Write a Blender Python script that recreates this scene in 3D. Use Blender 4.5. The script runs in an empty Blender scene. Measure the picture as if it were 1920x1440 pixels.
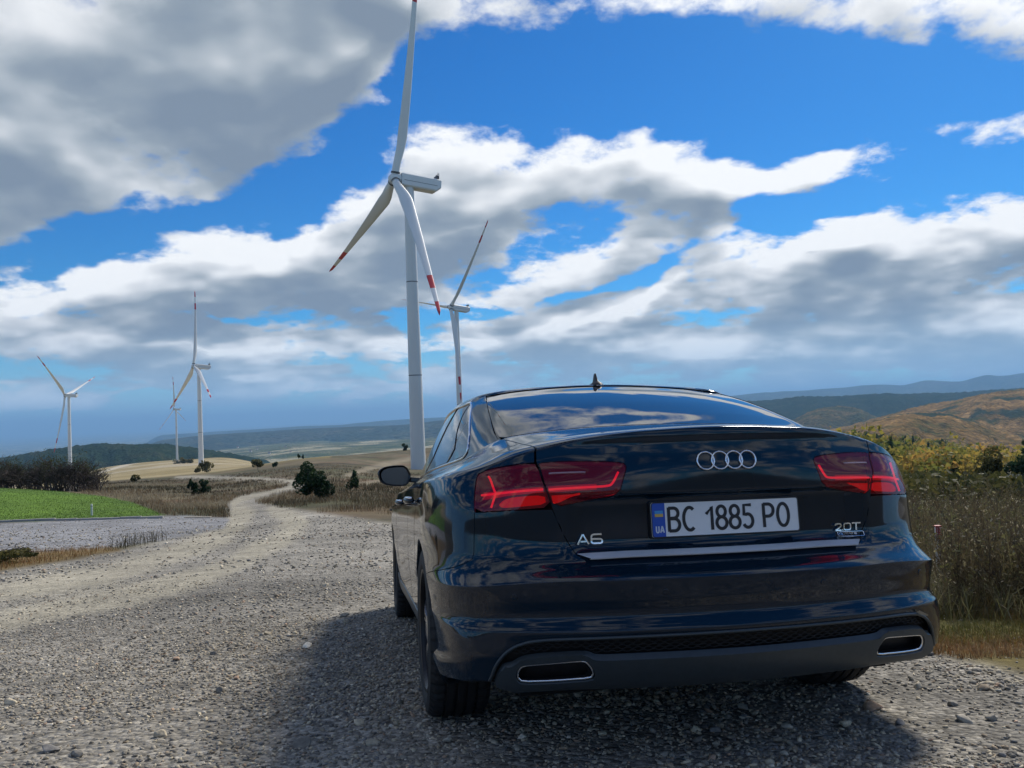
import bpy, bmesh, math, random
import numpy as np
from mathutils import Vector, Matrix, Quaternion
from mathutils.geometry import delaunay_2d_cdt
R_ = math.radians
random.seed(7); rng = np.random.default_rng(7)
scene = bpy.context.scene
COL = scene.collection

# ---------------------------------------------------------------- camera
CAM_Z = 0.0                      # world origin is at the lens; all ground heights are below it
F_PX = 1530.13                   # focal length in photo pixels (1920 wide)
PITCH, ROLL = 1.95, 2.2
camd = bpy.data.cameras.new('camera'); cam = bpy.data.objects.new('camera', camd); COL.objects.link(cam)
camd.sensor_fit = 'HORIZONTAL'; camd.sensor_width = 36.0; camd.lens = F_PX/1920*36.0
camd.clip_start = 0.05; camd.clip_end = 200000
cam.rotation_mode = 'QUATERNION'
def cam_axes(yaw, pitch, roll):
    f = np.array([-math.sin(yaw)*math.cos(pitch), math.cos(yaw)*math.cos(pitch), math.sin(pitch)])
    r = np.array([math.cos(yaw), math.sin(yaw), 0.0]); u = np.cross(r, f)
    c, s = math.cos(roll), math.sin(roll)
    return np.array([c*r+s*u, -s*r+c*u, f])
MW = cam_axes(0, R_(PITCH), R_(-ROLL))
cam.matrix_world = Matrix((( *MW[0], 0), (*MW[1], 0), (*(-MW[2]), 0), (0, 0, 0, 1))).transposed()
scene.camera = cam
def ray(px, py):                 # photo pixel -> world direction (y = 1)
    d = np.array([(px-960)/F_PX, -(py-720)/F_PX, 1.0]) @ MW
    return d/d[1]
def proj(P):
    q = np.atleast_2d(P) @ MW.T
    return np.stack([960+F_PX*q[:, 0]/q[:, 2], 720-F_PX*q[:, 1]/q[:, 2]], 1)

# ---------------------------------------------------------------- light
HAZE_D = 6.5e-5
SUN_AZ, SUN_EL = 34.0, 41.0      # degrees to the right of the view axis, above the horizon
scene.view_settings.view_transform = 'Standard'; scene.view_settings.look = 'None'
scene.view_settings.gamma = 1.0; scene.view_settings.exposure = 0.22
try: scene.view_settings.use_curve_mapping = False
except Exception: pass
sund = bpy.data.lights.new('sun', 'SUN'); sun = bpy.data.objects.new('sun', sund); COL.objects.link(sun)
sund.energy = 3.8; sund.angle = R_(13.0); sund.color = (1.0, .93, .82)
SUN_DIR = np.array([math.sin(R_(SUN_AZ))*math.cos(R_(SUN_EL)), math.cos(R_(SUN_AZ))*math.cos(R_(SUN_EL)), math.sin(R_(SUN_EL))])
sun.rotation_mode = 'QUATERNION'; sun.rotation_quaternion = Vector(SUN_DIR).to_track_quat('Z', 'Y')
sun.location = (40, 40, 60)

# ---------------------------------------------------------------- sky: Nishita air with a broken cloud deck
world = bpy.data.worlds.new('World'); scene.world = world; world.use_nodes = True
wt = world.node_tree; bg = wt.nodes['Background']; bg.inputs[1].default_value = .125
world.cycles.sampling_method = 'MANUAL'; world.cycles.sample_map_resolution = 512
def px2ae(px, py):
    d = ray(px, py); d = d/np.linalg.norm(d); return math.atan2(d[0], d[1]), math.asin(d[2])
# cloud banks: centre and half-size (photo pixels -> angles), tilt, weight (+ cloud, - clear air)
BANKS = [
 (200,60,620,330,-12,.85),(420,250,330,170,-30,.45),(700,10,320,110,-8,.55),(60,330,330,120,-22,.55),(300,20,500,240,0,.4),
 (1250,20,330,110,6,.36),(1700,-10,420,90,0,.34),(1080,10,120,60,0,.15),
 (700,250,130,90,-40,-.5),(1150,150,520,110,-3,-.75),(1650,200,560,110,-2,-.8),(230,430,420,60,-18,-.62),(560,390,240,60,-30,-.55),(850,130,180,110,20,-.55),(1800,340,300,70,0,-.7),(1150,235,200,30,0,-.2),
 (900,390,560,120,-16,.75),(420,520,440,100,-14,.70),(1450,310,360,55,-8,.72),(1230,285,150,60,0,.45),(700,560,500,70,-4,.55),(1250,380,230,110,-10,.5),(150,560,330,60,-8,.3),
 (1180,510,150,26,-24,-.75),(1480,395,170,40,0,-.6),(940,575,70,22,0,-.4),(1060,545,80,24,-20,-.35),(1560,410,70,24,0,.35),
 (1560,520,560,110,-10,.80),(1250,560,420,80,-14,.55),(1800,450,300,80,-2,.5),(1500,610,700,70,-2,.6),
 (250,640,560,60,-2,.6),(950,640,500,50,0,.55),(480,700,700,45,0,.5),(1500,690,700,40,0,.6),(60,600,300,60,0,.4),(1700,600,500,60,0,.4),(300,740,600,26,0,.4),(900,725,500,24,0,.4),(1650,650,500,40,0,.4),
 (400,600,330,22,0,-.25),(900,600,250,20,-8,-.2),(300,800,900,30,0,-.2),
]
def gmath(op, a, b=None, c=None, nodes=None, links=None, clamp=False):
    n = nodes.new('ShaderNodeMath'); n.operation = op; n.use_clamp = clamp
    for i, v in enumerate((a, b, c)):
        if v is None: continue
        if isinstance(v, (int, float)): n.inputs[i].default_value = v
        else: links.new(v, n.inputs[i])
    return n.outputs[0]
def cloud_group(name, det1, det2):
    grp = bpy.data.node_groups.new(name, 'ShaderNodeTree')
    grp.interface.new_socket('Dir', in_out='INPUT', socket_type='NodeSocketVector')
    grp.interface.new_socket('D', in_out='OUTPUT', socket_type='NodeSocketFloat')
    grp.interface.new_socket('Fine', in_out='OUTPUT', socket_type='NodeSocketFloat')
    grp.interface.new_socket('Soft', in_out='OUTPUT', socket_type='NodeSocketFloat')
    gn, gl = grp.nodes, grp.links
    gi = gn.new('NodeGroupInput'); go = gn.new('NodeGroupOutput')
    gm = lambda op, a, b=None, c=None: gmath(op, a, b, c, gn, gl)
    nrm = gn.new('ShaderNodeVectorMath'); nrm.operation = 'NORMALIZE'; gl.new(gi.outputs[0], nrm.inputs[0])
    sx = gn.new('ShaderNodeSeparateXYZ'); gl.new(nrm.outputs[0], sx.inputs[0])
    az = gm('ARCTAN2', sx.outputs[0], sx.outputs[1]); el = gm('ARCSINE', sx.outputs[2])
    den = gm('ADD', gm('MAXIMUM', sx.outputs[2], -.05), .26)      # a flat layer seen in perspective
    cx = gn.new('ShaderNodeCombineXYZ'); gl.new(gm('DIVIDE', sx.outputs[0], den), cx.inputs[0]); gl.new(gm('DIVIDE', sx.outputs[1], den), cx.inputs[1])
    def gnoise(scale, detail, rough, off):
        mp = gn.new('ShaderNodeVectorMath'); mp.operation = 'ADD'; mp.inputs[1].default_value = off; gl.new(cx.outputs[0], mp.inputs[0])
        n = gn.new('ShaderNodeTexNoise'); n.noise_dimensions = '2D'; n.inputs['Scale'].default_value = scale; n.inputs['Detail'].default_value = detail; n.inputs['Roughness'].default_value = rough
        gl.new(mp.outputs[0], n.inputs['Vector']); return n
    warp = gnoise(2.6, 3, .55, (7, 3, 0))
    ae = gn.new('ShaderNodeCombineXYZ'); gl.new(az, ae.inputs[0]); gl.new(el, ae.inputs[1])
    wv = gn.new('ShaderNodeVectorMath'); wv.operation = 'SUBTRACT'; gl.new(warp.outputs['Color'], wv.inputs[0]); wv.inputs[1].default_value = (.5, .5, .5)
    w2 = gn.new('ShaderNodeVectorMath'); w2.operation = 'MULTIPLY_ADD'; gl.new(wv.outputs[0], w2.inputs[0]); w2.inputs[1].default_value = (.14, .075, 0); gl.new(ae.outputs[0], w2.inputs[2])
    acc = None
    for (bx, by, rx, ry, rot, wgt) in BANKS:
        a0, e0 = px2ae(bx, by)
        mp = gn.new('ShaderNodeMapping'); mp.vector_type = 'TEXTURE'; mp.inputs['Location'].default_value = (a0, e0, 0)
        mp.inputs['Rotation'].default_value = (0, 0, R_(-rot-ROLL)); mp.inputs['Scale'].default_value = (rx/F_PX*1.15, ry/F_PX*1.15, 1); gl.new(w2.outputs[0], mp.inputs[0])
        g = gn.new('ShaderNodeTexGradient'); g.gradient_type = 'QUADRATIC_SPHERE'; gl.new(mp.outputs[0], g.inputs[0])
        acc = gm('MULTIPLY_ADD', g.outputs['Fac'], wgt*1.35, acc if acc is not None else .04)
    acc = gm('MINIMUM', gm('MAXIMUM', acc, -.62), .62)
    n1 = gnoise(2.5, det1, .54, (0, 0, 0)); n0 = gnoise(2.5, 3, .5, (0, 0, 0)) if det2 else n1
    gl.new(gm('MULTIPLY_ADD', gm('SUBTRACT', n0.outputs['Fac'], .5), 2.0, acc), go.inputs[2])
    d = gm('MULTIPLY_ADD', gm('SUBTRACT', n1.outputs['Fac'], .5), 2.0, acc)
    if det2:
        n2 = gnoise(13.0, det2, .62, (3, 1, 0))
        d = gm('MULTIPLY_ADD', gm('SUBTRACT', n2.outputs['Fac'], .5), .68, d); gl.new(n2.outputs['Fac'], go.inputs[1])
    gl.new(d, go.inputs[0])
    return grp
G_FINE = cloud_group('cloud_density', 7, 7); G_SOFT = cloud_group('cloud_density_soft', 3, 0)
# world tree
wn, wl = wt.nodes, wt.links
wm = lambda op, a, b=None, c=None, clamp=False: gmath(op, a, b, c, wn, wl, clamp)
tcw = wn.new('ShaderNodeTexCoord')
def dens(off, grp):
    v = wn.new('ShaderNodeVectorMath'); v.operation = 'ADD'; wl.new(tcw.outputs['Generated'], v.inputs[0]); v.inputs[1].default_value = off
    g = wn.new('ShaderNodeGroup'); g.node_tree = grp; wl.new(v.outputs[0], g.inputs[0]); return g
A = dens((0, 0, 0), G_FINE); Bs = dens((.016, 0, .036), G_SOFT)
def smooth(x, lo, hi):
    m = wn.new('ShaderNodeMapRange'); m.interpolation_type = 'SMOOTHSTEP'; wl.new(x, m.inputs[0]); m.inputs[1].default_value = lo; m.inputs[2].default_value = hi; return m.outputs[0]
alpha = smooth(A.outputs[0], -.02, .33)
dm = wm('ADD', wm('MULTIPLY', A.outputs[0], .45), wm('MULTIPLY', A.outputs[2], .55))
thick = smooth(dm, .02, .80)
relief = wm('SUBTRACT', A.outputs[2], Bs.outputs[2])
lit = wm('ADD', wm('MULTIPLY', relief, 1.30), wm('SUBTRACT', .85, wm('MULTIPLY', thick, .70)))
lit = wm('ADD', lit, wm('MULTIPLY', wm('SUBTRACT', A.outputs[1], .5), .16), clamp=True)
ramp = wn.new('ShaderNodeValToRGB'); cr = ramp.color_ramp
cr.elements[0].position = 0; cr.elements[0].color = (1.55, 1.95, 2.5, 1)
cr.elements[1].position = 1; cr.elements[1].color = (7.1, 7.2, 7.3, 1)
for p, c in ((.28, (2.1, 2.5, 2.95)), (.50, (3.3, 3.65, 4.0)), (.74, (5.2, 5.4, 5.65))):
    e = cr.elements.new(p); e.color = (*c, 1)
wl.new(lit, ramp.inputs[0])
sky = wn.new('ShaderNodeTexSky'); sky.sky_type = 'NISHITA'; sky.sun_disc = False
sky.sun_elevation = R_(SUN_EL); sky.sun_rotation = R_(SUN_AZ); sky.altitude = 800; sky.air_density = 1.0; sky.dust_density = .3; sky.ozone_density = 2.0
hs = wn.new('ShaderNodeHueSaturation'); hs.inputs['Saturation'].default_value = 1.35; wl.new(sky.outputs[0], hs.inputs['Color'])
tint = wn.new('ShaderNodeMix'); tint.data_type = 'RGBA'; tint.blend_type = 'MULTIPLY'; tint.inputs[0].default_value = 1; tint.inputs[7].default_value = (.18, .51, .72, 1)
wl.new(hs.outputs[0], tint.inputs[6])
mixc = wn.new('ShaderNodeMix'); mixc.data_type = 'RGBA'; wl.new(alpha, mixc.inputs[0]); wl.new(tint.outputs[2], mixc.inputs[6]); wl.new(ramp.outputs[0], mixc.inputs[7])
# clouds thin out into the hazy band just above the horizon
sz = wn.new('ShaderNodeSeparateXYZ'); wl.new(tcw.outputs['Generated'], sz.inputs[0])
hz = smooth(sz.outputs[2], .12, -.01)
hm = wn.new('ShaderNodeMix'); hm.data_type = 'RGBA'; wl.new(wm('MULTIPLY', hz, .70), hm.inputs[0]); wl.new(mixc.outputs[2], hm.inputs[6]); hm.inputs[7].default_value = (3.3, 5.0, 6.6, 1)
wl.new(hm.outputs[2], bg.inputs[0])

# ---------------------------------------------------------------- helpers
def tag(o, label=None, cat=None, group=None, kind=None):
    if label: o['label'] = label
    if cat: o['category'] = cat
    if group: o['group'] = group
    if kind: o['kind'] = kind
    return o
def link(o, parent=None):
    COL.objects.link(o)
    if parent is not None: o.parent = parent
    return o
def empty(name, loc=(0, 0, 0)):
    o = bpy.data.objects.new(name, None); o.location = loc; o.empty_display_size = .2
    return link(o)
def mesh_obj(name, V, F, mat=None, parent=None, smooth=False):
    me = bpy.data.meshes.new(name)
    me.from_pydata([tuple(map(float, v)) for v in V], [], [tuple(map(int, f)) for f in F])
    if mat: me.materials.append(mat)
    if smooth: me.polygons.foreach_set('use_smooth', np.ones(len(me.polygons), bool))
    me.update()
    return link(bpy.data.objects.new(name, me), parent)
def np_mesh(name, V, F, mat=None, parent=None, smooth=False, attrs=None):
    """fast mesh from arrays; F is (n,3) or (n,4)"""
    V = np.asarray(V, np.float32); F = np.asarray(F, np.int32); k = F.shape[1]
    me = bpy.data.meshes.new(name)
    me.vertices.add(len(V)); me.vertices.foreach_set('co', V.ravel())
    me.loops.add(F.size); me.loops.foreach_set('vertex_index', F.ravel())
    me.polygons.add(len(F)); me.polygons.foreach_set('loop_start', np.arange(len(F), dtype=np.int32)*k)
    try: me.polygons.foreach_set('loop_total', np.full(len(F), k, np.int32))
    except Exception: pass
    me.update(calc_edges=True)
    if smooth: me.polygons.foreach_set('use_smooth', np.ones(len(F), bool))
    for an, av in (attrs or {}).items():
        av = np.asarray(av, np.float32)
        if av.ndim == 1:
            a = me.attributes.new(an, 'FLOAT', 'POINT'); a.data.foreach_set('value', av)
        else:
            a = me.attributes.new(an, 'FLOAT_COLOR', 'POINT')
            c = np.ones((len(av), 4), np.float32); c[:, :3] = av; a.data.foreach_set('color', c.ravel())
    if mat: me.materials.append(mat)
    me.validate()
    return link(bpy.data.objects.new(name, me), parent)
MATS = {}
def new_mat(name):
    m = bpy.data.materials.new(name); m.use_nodes = True; nt = m.node_tree
    return m, nt, nt.nodes['Principled BSDF'], nt.nodes['Material Output']
def simple(name, col, rough=.5, metal=0., spec=.5, coat=0., emit=None, estr=0., bump=None, var=None):
    """plain principled material; bump=(scale, strength), var=(scale, amount) add procedural grain"""
    if name in MATS: return MATS[name]
    m, nt, b, out = new_mat(name)
    b.inputs['Base Color'].default_value = (*col, 1); b.inputs['Roughness'].default_value = rough
    b.inputs['Metallic'].default_value = metal; b.inputs['Specular IOR Level'].default_value = spec
    b.inputs['Coat Weight'].default_value = coat; b.inputs['Coat Roughness'].default_value = .03
    if emit: b.inputs['Emission Color'].default_value = (*emit, 1); b.inputs['Emission Strength'].default_value = estr
    if bump or var:
        tc = nt.nodes.new('ShaderNodeTexCoord')
        n = nt.nodes.new('ShaderNodeTexNoise'); n.inputs['Scale'].default_value = (bump or var)[0]; n.inputs['Detail'].default_value = 5
        nt.links.new(tc.outputs['Object'], n.inputs['Vector'])
        if bump:
            bp = nt.nodes.new('ShaderNodeBump'); bp.inputs['Strength'].default_value = bump[1]; bp.inputs['Distance'].default_value = .01
            nt.links.new(n.outputs['Fac'], bp.inputs['Height']); nt.links.new(bp.outputs['Normal'], b.inputs['Normal'])
        if var:
            n2 = nt.nodes.new('ShaderNodeTexNoise'); n2.inputs['Scale'].default_value = var[0]; n2.inputs['Detail'].default_value = 6
            nt.links.new(tc.outputs['Object'], n2.inputs['Vector'])
            mx = nt.nodes.new('ShaderNodeMix'); mx.data_type = 'RGBA'
            mx.inputs[6].default_value = (*[c*(1-var[1]) for c in col], 1); mx.inputs[7].default_value = (*[min(c*(1+var[1]), 1) for c in col], 1)
            nt.links.new(n2.outputs['Fac'], mx.inputs[0]); nt.links.new(mx.outputs[2], b.inputs['Base Color'])
    MATS[name] = m
    return m
def tube(pts, r, n=8, closed=False, cap=True):
    """sweep a circle along points -> V, F"""
    P = np.asarray(pts, float); m = len(P)
    T = np.gradient(P, axis=0) if not closed else (np.roll(P, -1, 0)-np.roll(P, 1, 0))
    T /= np.maximum(np.linalg.norm(T, axis=1), 1e-9)[:, None]
    rr = np.full(m, r) if np.isscalar(r) else np.asarray(r, float)
    a = np.array([0, 0, 1.]) if abs(T[0, 2]) < .9 else np.array([1., 0, 0])
    nrm = np.cross(T[0], a); nrm /= np.linalg.norm(nrm)
    V = []
    for i in range(m):
        nrm = nrm - T[i]*np.dot(nrm, T[i]); nrm /= max(np.linalg.norm(nrm), 1e-9); bi = np.cross(T[i], nrm)
        for k in range(n):
            an = 2*math.pi*k/n; V.append(P[i] + rr[i]*(math.cos(an)*nrm + math.sin(an)*bi))
    F = []
    for i in range(m if closed else m-1):
        j = (i+1) % m
        for k in range(n):
            F.append((i*n+k, i*n+(k+1) % n, j*n+(k+1) % n, j*n+k))
    if cap and not closed:
        F.append(tuple(range(n))[::-1]); F.append(tuple((m-1)*n+k for k in range(n)))
    return V, F
def lathe(prof, n=48, axis='x'):
    """profile [(a, r)] turned round the axis -> V, F (closed profile loop if first == last)"""
    P = np.array(prof, float); V = []; F = []; m = len(P)
    for k in range(n):
        an = 2*math.pi*k/n; c, s = math.cos(an), math.sin(an)
        for a, r in P:
            V.append((a, r*c, r*s) if axis == 'x' else (r*c, r*s, a))
    for k in range(n):
        k2 = (k+1) % n
        for i in range(m-1): F.append((k*m+i, k*m+i+1, k2*m+i+1, k2*m+i))
    return V, F
def join_vf(parts):
    V = []; F = []
    for v, f in parts:
        o = len(V); V += [tuple(x) for x in v]; F += [tuple(i+o for i in q) for q in f]
    return V, F
def box_vf(c, s):
    x, y, z = c; a, b, d = s[0]/2, s[1]/2, s[2]/2
    V = [(x+i*a, y+j*b, z+k*d) for k in (-1, 1) for j in (-1, 1) for i in (-1, 1)]
    F = [(0, 2, 3, 1), (4, 5, 7, 6), (0, 1, 5, 4), (2, 6, 7, 3), (0, 4, 6, 2), (1, 3, 7, 5)]
    return V, F
def xform(V, M3=None, t=(0, 0, 0)):
    V = np.asarray(V, float)
    if M3 is not None: V = V @ np.asarray(M3).T
    return V + np.asarray(t)
def bevel(o, w=.01, seg=2):
    m = o.modifiers.new('bevel', 'BEVEL'); m.width = w; m.segments = seg; m.limit_method = 'ANGLE'
    return o
# ---------------------------------------------------------------- car body surface
# The body skin is one lofted sheet S(u, v) in car metres: x right, y forward from the
# rear bumper, z up.  u runs from the rear centre line round the corner to the nose,
# v runs from the sill up over shoulder, glass and roof.
def spline_nat(xs, Y, xq):
    n = len(xs); h = np.diff(xs)
    A = np.zeros((n, n)); B = np.zeros((n,) + Y.shape[1:])
    A[0, 0] = A[-1, -1] = 1
    for i in range(1, n - 1):
        A[i, i-1] = h[i-1]; A[i, i] = 2*(h[i-1] + h[i]); A[i, i+1] = h[i]
        B[i] = 6*((Y[i+1]-Y[i])/h[i] - (Y[i]-Y[i-1])/h[i-1])
    M2 = np.linalg.solve(A, B.reshape(n, -1)).reshape(B.shape)
    k = np.clip(np.searchsorted(xs, xq) - 1, 0, n - 2)
    a = (xs[k+1]-xq)/h[k]; b = 1 - a
    sh = (-1,) + (1,)*(Y.ndim-1)
    a = a.reshape(sh); b = b.reshape(sh); hk = h[k].reshape(sh)
    return a*Y[k] + b*Y[k+1] + ((a**3-a)*M2[k] + (b**3-b)*M2[k+1])*hk**2/6

def makima(xs, Y, xq):
    d = np.diff(xs); sh = (-1,) + (1,)*(Y.ndim-1)
    m = np.diff(Y, axis=0)/d.reshape(sh)
    e0 = 2*m[0]-m[1]; e00 = 2*e0-m[0]; e1 = 2*m[-1]-m[-2]; e11 = 2*e1-m[-1]
    mm = np.concatenate([[e00], [e0], m, [e1], [e11]])
    dd = np.abs(np.diff(mm, axis=0)) + 0.5*np.abs(mm[1:]+mm[:-1])
    w1 = dd[2:]; w2 = dd[:-2]
    t = (w1*mm[1:-2] + w2*mm[2:-1])/(w1+w2+1e-12)
    k = np.clip(np.searchsorted(xs, xq) - 1, 0, len(xs) - 2)
    hk = d[k].reshape(sh); s = ((xq-xs[k])/d[k]).reshape(sh)
    return ((1+2*s)*(1-s)**2*Y[k] + s*(1-s)**2*hk*t[k] + s*s*(3-2*s)*Y[k+1] + s*s*(s-1)*hk*t[k+1])

REF = np.array([(0,0),(.22,.012),(.42,.045),(.60,.103),(.745,.175),(.862,.285),(.918,.425),(.938,.58),(.946,.76),(.952,1.06),
  (.945,1.45),(.94,2.0),(.942,2.6),(.945,3.2),(.952,3.6),(.962,3.97),(.94,4.4),(.80,4.75),(.45,4.93),(0,4.97)], float)
NC = len(REF)
_t = np.gradient(REF, axis=0); _t[0] = (1, 0); _t[-1] = (-1, 0)
_t /= np.linalg.norm(_t, axis=1)[:, None]
REFN = np.stack([_t[:, 1], -_t[:, 0]], 1)          # outward
KEY = np.array([0, 2, 3, 4, 5, 6, 8, 10, 14, 16, 19])
def keyed(v):
    v = np.array(v, float)
    return makima(KEY.astype(float), v, np.arange(NC, dtype=float))
def ring(zs, ds):
    z = keyed(zs); d = keyed(ds)
    p = REF - REFN*d[:, None]
    return np.concatenate([p, z[:, None]], 1)
def row3(z, d):        # short form: rear centre, corner, side, nose
    zz = [z[0], z[0], z[0], .5*(z[0]+z[1]), z[1], .6*z[1]+.4*z[2], z[2], z[2], z[2], z[2], z[3]]
    dd = [d[0], d[0], .75*d[0]+.25*d[1], .45*d[0]+.55*d[1], d[1], .5*(d[1]+d[2]), d[2], d[2], d[2], d[2]+.01, d[3]]
    return ring(zz, dd)
ROWS = [
 row3((.262,.245,.20,.20), (.20,.12,.14,.2)),
 row3((.272,.255,.205,.21), (.085,.025,.07,.12)),
 row3((.335,.33,.27,.28), (.046,.004,.035,.09)),
 row3((.372,.375,.35,.34), (.034,-.004,.022,.07)),
 row3((.418,.418,.42,.40), (.020,-.004,.016,.05)),
 row3((.446,.446,.46,.45), (.008,.000,.012,.03)),
 row3((.462,.462,.475,.48), (.014,.012,.0115,.02)),
 row3((.492,.490,.505,.52), (.026,.018,.010,.01)),
 row3((.545,.54,.545,.55), (.012,.008,.005,.0)),
 row3((.5995,.5835,.580,.585), (.0004,.0005,.002,.0)),
 row3((.6025,.5868,.590,.60), (.0028,.0032,.002,.01)),
 row3((.634,.638,.640,.64), (.050,.045,.003,.03)),
 row3((.662,.685,.700,.68), (.088,.060,.001,.05)),
 row3((.72,.745,.770,.72), (.102,.063,.002,.08)),
 row3((.825,.825,.835,.78), (.100,.064,.008,.14)),
 ring((.90,.90,.898,.892,.885,.88,.88,.88,.87,.80,.80), (.097,.099,.090,.082,.078,.040,.014,.013,.016,.05,.25)),
 ring((.962,.958,.952,.944,.934,.930,.925,.922,.90,.82,.81), (.096,.105,.108,.100,.092,.055,.020,.018,.022,.07,.35)),
 ring((1.022,1.009,.989,.971,.951,.943,.941,.938,.915,.83,.82), (.098,.109,.116,.110,.098,.061,.023,.020,.025,.08,.40)),
 ring((1.0700,1.0540,1.0298,1.0035,.9712,.954,.949,.946,.922,.84,.83), (.1035,.1145,.1215,.1165,.1045,.069,.028,.025,.030,.09,.45)),
 ring((1.074,1.058,1.034,1.008,.976,.962,.957,.954,.93,.85,.84), (.1085,.1195,.1268,.1225,.1105,.078,.044,.041,.046,.11,.5)),
]
BELT = np.array([(0,.575,1.124),(.23,.577,1.121),(.43,.588,1.112),(.585,.605,1.098),(.668,.645,1.084),(.712,.78,1.060),(.731,.90,1.046),
  (.744,1.01,1.036),(.757,1.13,1.028),(.772,1.29,1.021),(.792,1.6,1.016),(.81,2.05,1.012),(.812,2.6,1.006),(.805,3.1,.998),(.785,3.5,.99),
  (.70,3.72,1.0),(.60,3.8,1.01),(.4,3.86,1.03),(.2,3.89,1.04),(0,3.9,1.04)])
RE = np.array([(0,1.455,1.402),(.21,1.45,1.396),(.41,1.435,1.380),(.535,1.42,1.363),(.592,1.405,1.350),(.640,1.43,1.338),(.662,1.50,1.333),
  (.674,1.62,1.335),(.680,1.76,1.342),(.682,1.92,1.350),(.680,2.15,1.358),(.674,2.42,1.360),(.662,2.68,1.350),(.645,2.88,1.332),(.615,3.0,1.315),
  (.55,3.06,1.33),(.45,3.1,1.35),(.3,3.13,1.372),(.15,3.15,1.385),(0,3.15,1.388)])
def bulge(a, b, t, amt):
    p = a*(1-t)+b*t
    c = np.array([0, 2.2, .9]); n = p - c; n[:, 1] *= .35; n /= np.linalg.norm(n, axis=1)[:, None]
    return p + n*amt
LIP = ROWS[-1]
fw = keyed([0,0,0,0,.2,.5,1,1,1,.5,0])[:, None]
ROWS += [bulge(LIP, BELT, .12, .004)+np.array([0,0,1])*.003*(1-fw), bulge(LIP, BELT, .45, .009*np.minimum(fw+.45,1)), bulge(LIP, BELT, .78, .006*np.minimum(fw+.3,1)), bulge(LIP, BELT, .96, .002), BELT,
         bulge(BELT, RE, .03, .0), bulge(BELT, RE, .25, .012), bulge(BELT, RE, .5, .018), bulge(BELT, RE, .78, .013), bulge(BELT, RE, .97, .001), RE]
# roof: rail, crown, centre line
def roof(f, dz):
    p = RE.copy(); c = np.array([0, 2.25, 0]); p[:, 0] *= f
    p[:, 1] = 2.25 + (RE[:, 1]-2.25)*(.35+.65*f) if f < .9 else RE[:, 1] + (2.25-RE[:, 1])*.02
    yy = (p[:, 1]-2.25)/.95
    p[:, 2] = 1.448 - .05*yy**2*(np.where(yy < 0, 1.0, 1.25)) - (1.448-dz)*1.0*(f**2)*0
    return p
r1 = RE.copy(); r1[:, 0] *= .955; r1[:, 1] += (2.25-r1[:, 1])*.03; r1[:, 2] += keyed([.008,.010,.014,.018,.024,.028,.030,.030,.030,.02,.008])
ROWS.append(r1)
for f in (.80, .5, .2, 0.0):
    p = RE.copy(); p[:, 0] *= f; p[:, 1] = 2.25 + (RE[:, 1]-2.25)*max(f, .12)**.5
    yy = (p[:, 1]-2.25)/.85; xx = p[:, 0]/.68
    p[:, 2] = 1.447 - .042*yy**2 - .055*np.abs(xx)**2.4
    ROWS.append(p)
CTRL = np.array(ROWS)                      # (rows, cols, 3)
NR = len(ROWS)
V_LIP, V_BELT, V_RE = 19, 24, 30
DU, DV = 24, 16
_uu = np.arange((NC-1)*DU + 1)/DU
_vv = np.arange((NR-1)*DV + 1)/DV
# even-ish knots along u so that the loft keeps its shape
_kn = np.arange(NC, dtype=float)
def build_dense():
    full = np.concatenate([CTRL[:, :0:-1]*np.array([-1, 1, 1]), CTRL], 1)      # mirror about the centre line
    ref = np.concatenate([REF[:0:-1]*np.array([-1, 1]), REF])
    arc = np.concatenate([[0], np.cumsum(np.linalg.norm(np.diff(ref, axis=0), axis=1))]); arc -= arc[NC-1]
    q = np.interp(_uu, _kn, arc[NC-1:])
    # smooth u->arc map
    q = makima(_kn, arc[NC-1:], _uu)
    G = spline_nat(arc, np.swapaxes(full, 0, 1), q)      # (nu, rows, 3)
    G = np.swapaxes(G, 0, 1)
    ch = np.maximum(np.linalg.norm(np.diff(CTRL[:, [0, 2, 4, 5, 8, 10]], axis=0), axis=2).mean(1), .002)
    rr = np.concatenate([[0], np.cumsum(ch)])                # chord-length knots, so close rows make tight creases
    D = makima(rr, G, np.interp(_vv, np.arange(NR), rr))                               # (nv, nu, 3)
    return D
DENSE = build_dense()
def sstep(a, b, x):
    t = np.clip((x-a)/(b-a), 0, 1); return t*t*(3-2*t)
def features(D):
    x = np.abs(D[..., 0]); y = D[..., 1]; z = D[..., 2]
    rear = (y < .6) & (np.arange(D.shape[0])[:, None] < V_LIP*DV)
    # number-plate recess in the boot lid
    rec = (1-sstep(.455, .560, x))*sstep(.655, .70, z)*(1-sstep(.846, .862, z))
    D[..., 1] += np.where(rear, .036*rec, 0)
    # soft hollow under the lip
    hol = sstep(.93, 1.0, z)*(1-sstep(1.02, 1.06, z))*(1-sstep(.45, .65, x))
    D[..., 1] += np.where(rear, .006*hol, 0)
    # ledge low on the bumper corner, fading out towards the rear
    U = (np.arange(D.shape[1])/DU)[None, :]; V = (np.arange(D.shape[0])/DV)[:, None]
    k = sstep(4.6, 7.0, U)*(1-sstep(8.3, 8.6, U))*(1-sstep(2.30, 2.85, V))
    n = np.stack([np.interp(U[0], np.arange(NC), REFN[:, 0]), np.interp(U[0], np.arange(NC), REFN[:, 1])], 1)
    D[..., 0] += .020*k*n[None, :, 0]; D[..., 1] += .020*k*n[None, :, 1]
    return D
DENSE = features(DENSE)
_du = np.gradient(DENSE, axis=1); _dv = np.gradient(DENSE, axis=0)
NRM = np.cross(_du, _dv)
_l = np.linalg.norm(NRM, axis=2); _l[_l < 1e-12] = 1
NRM = NRM/_l[..., None]
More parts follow.
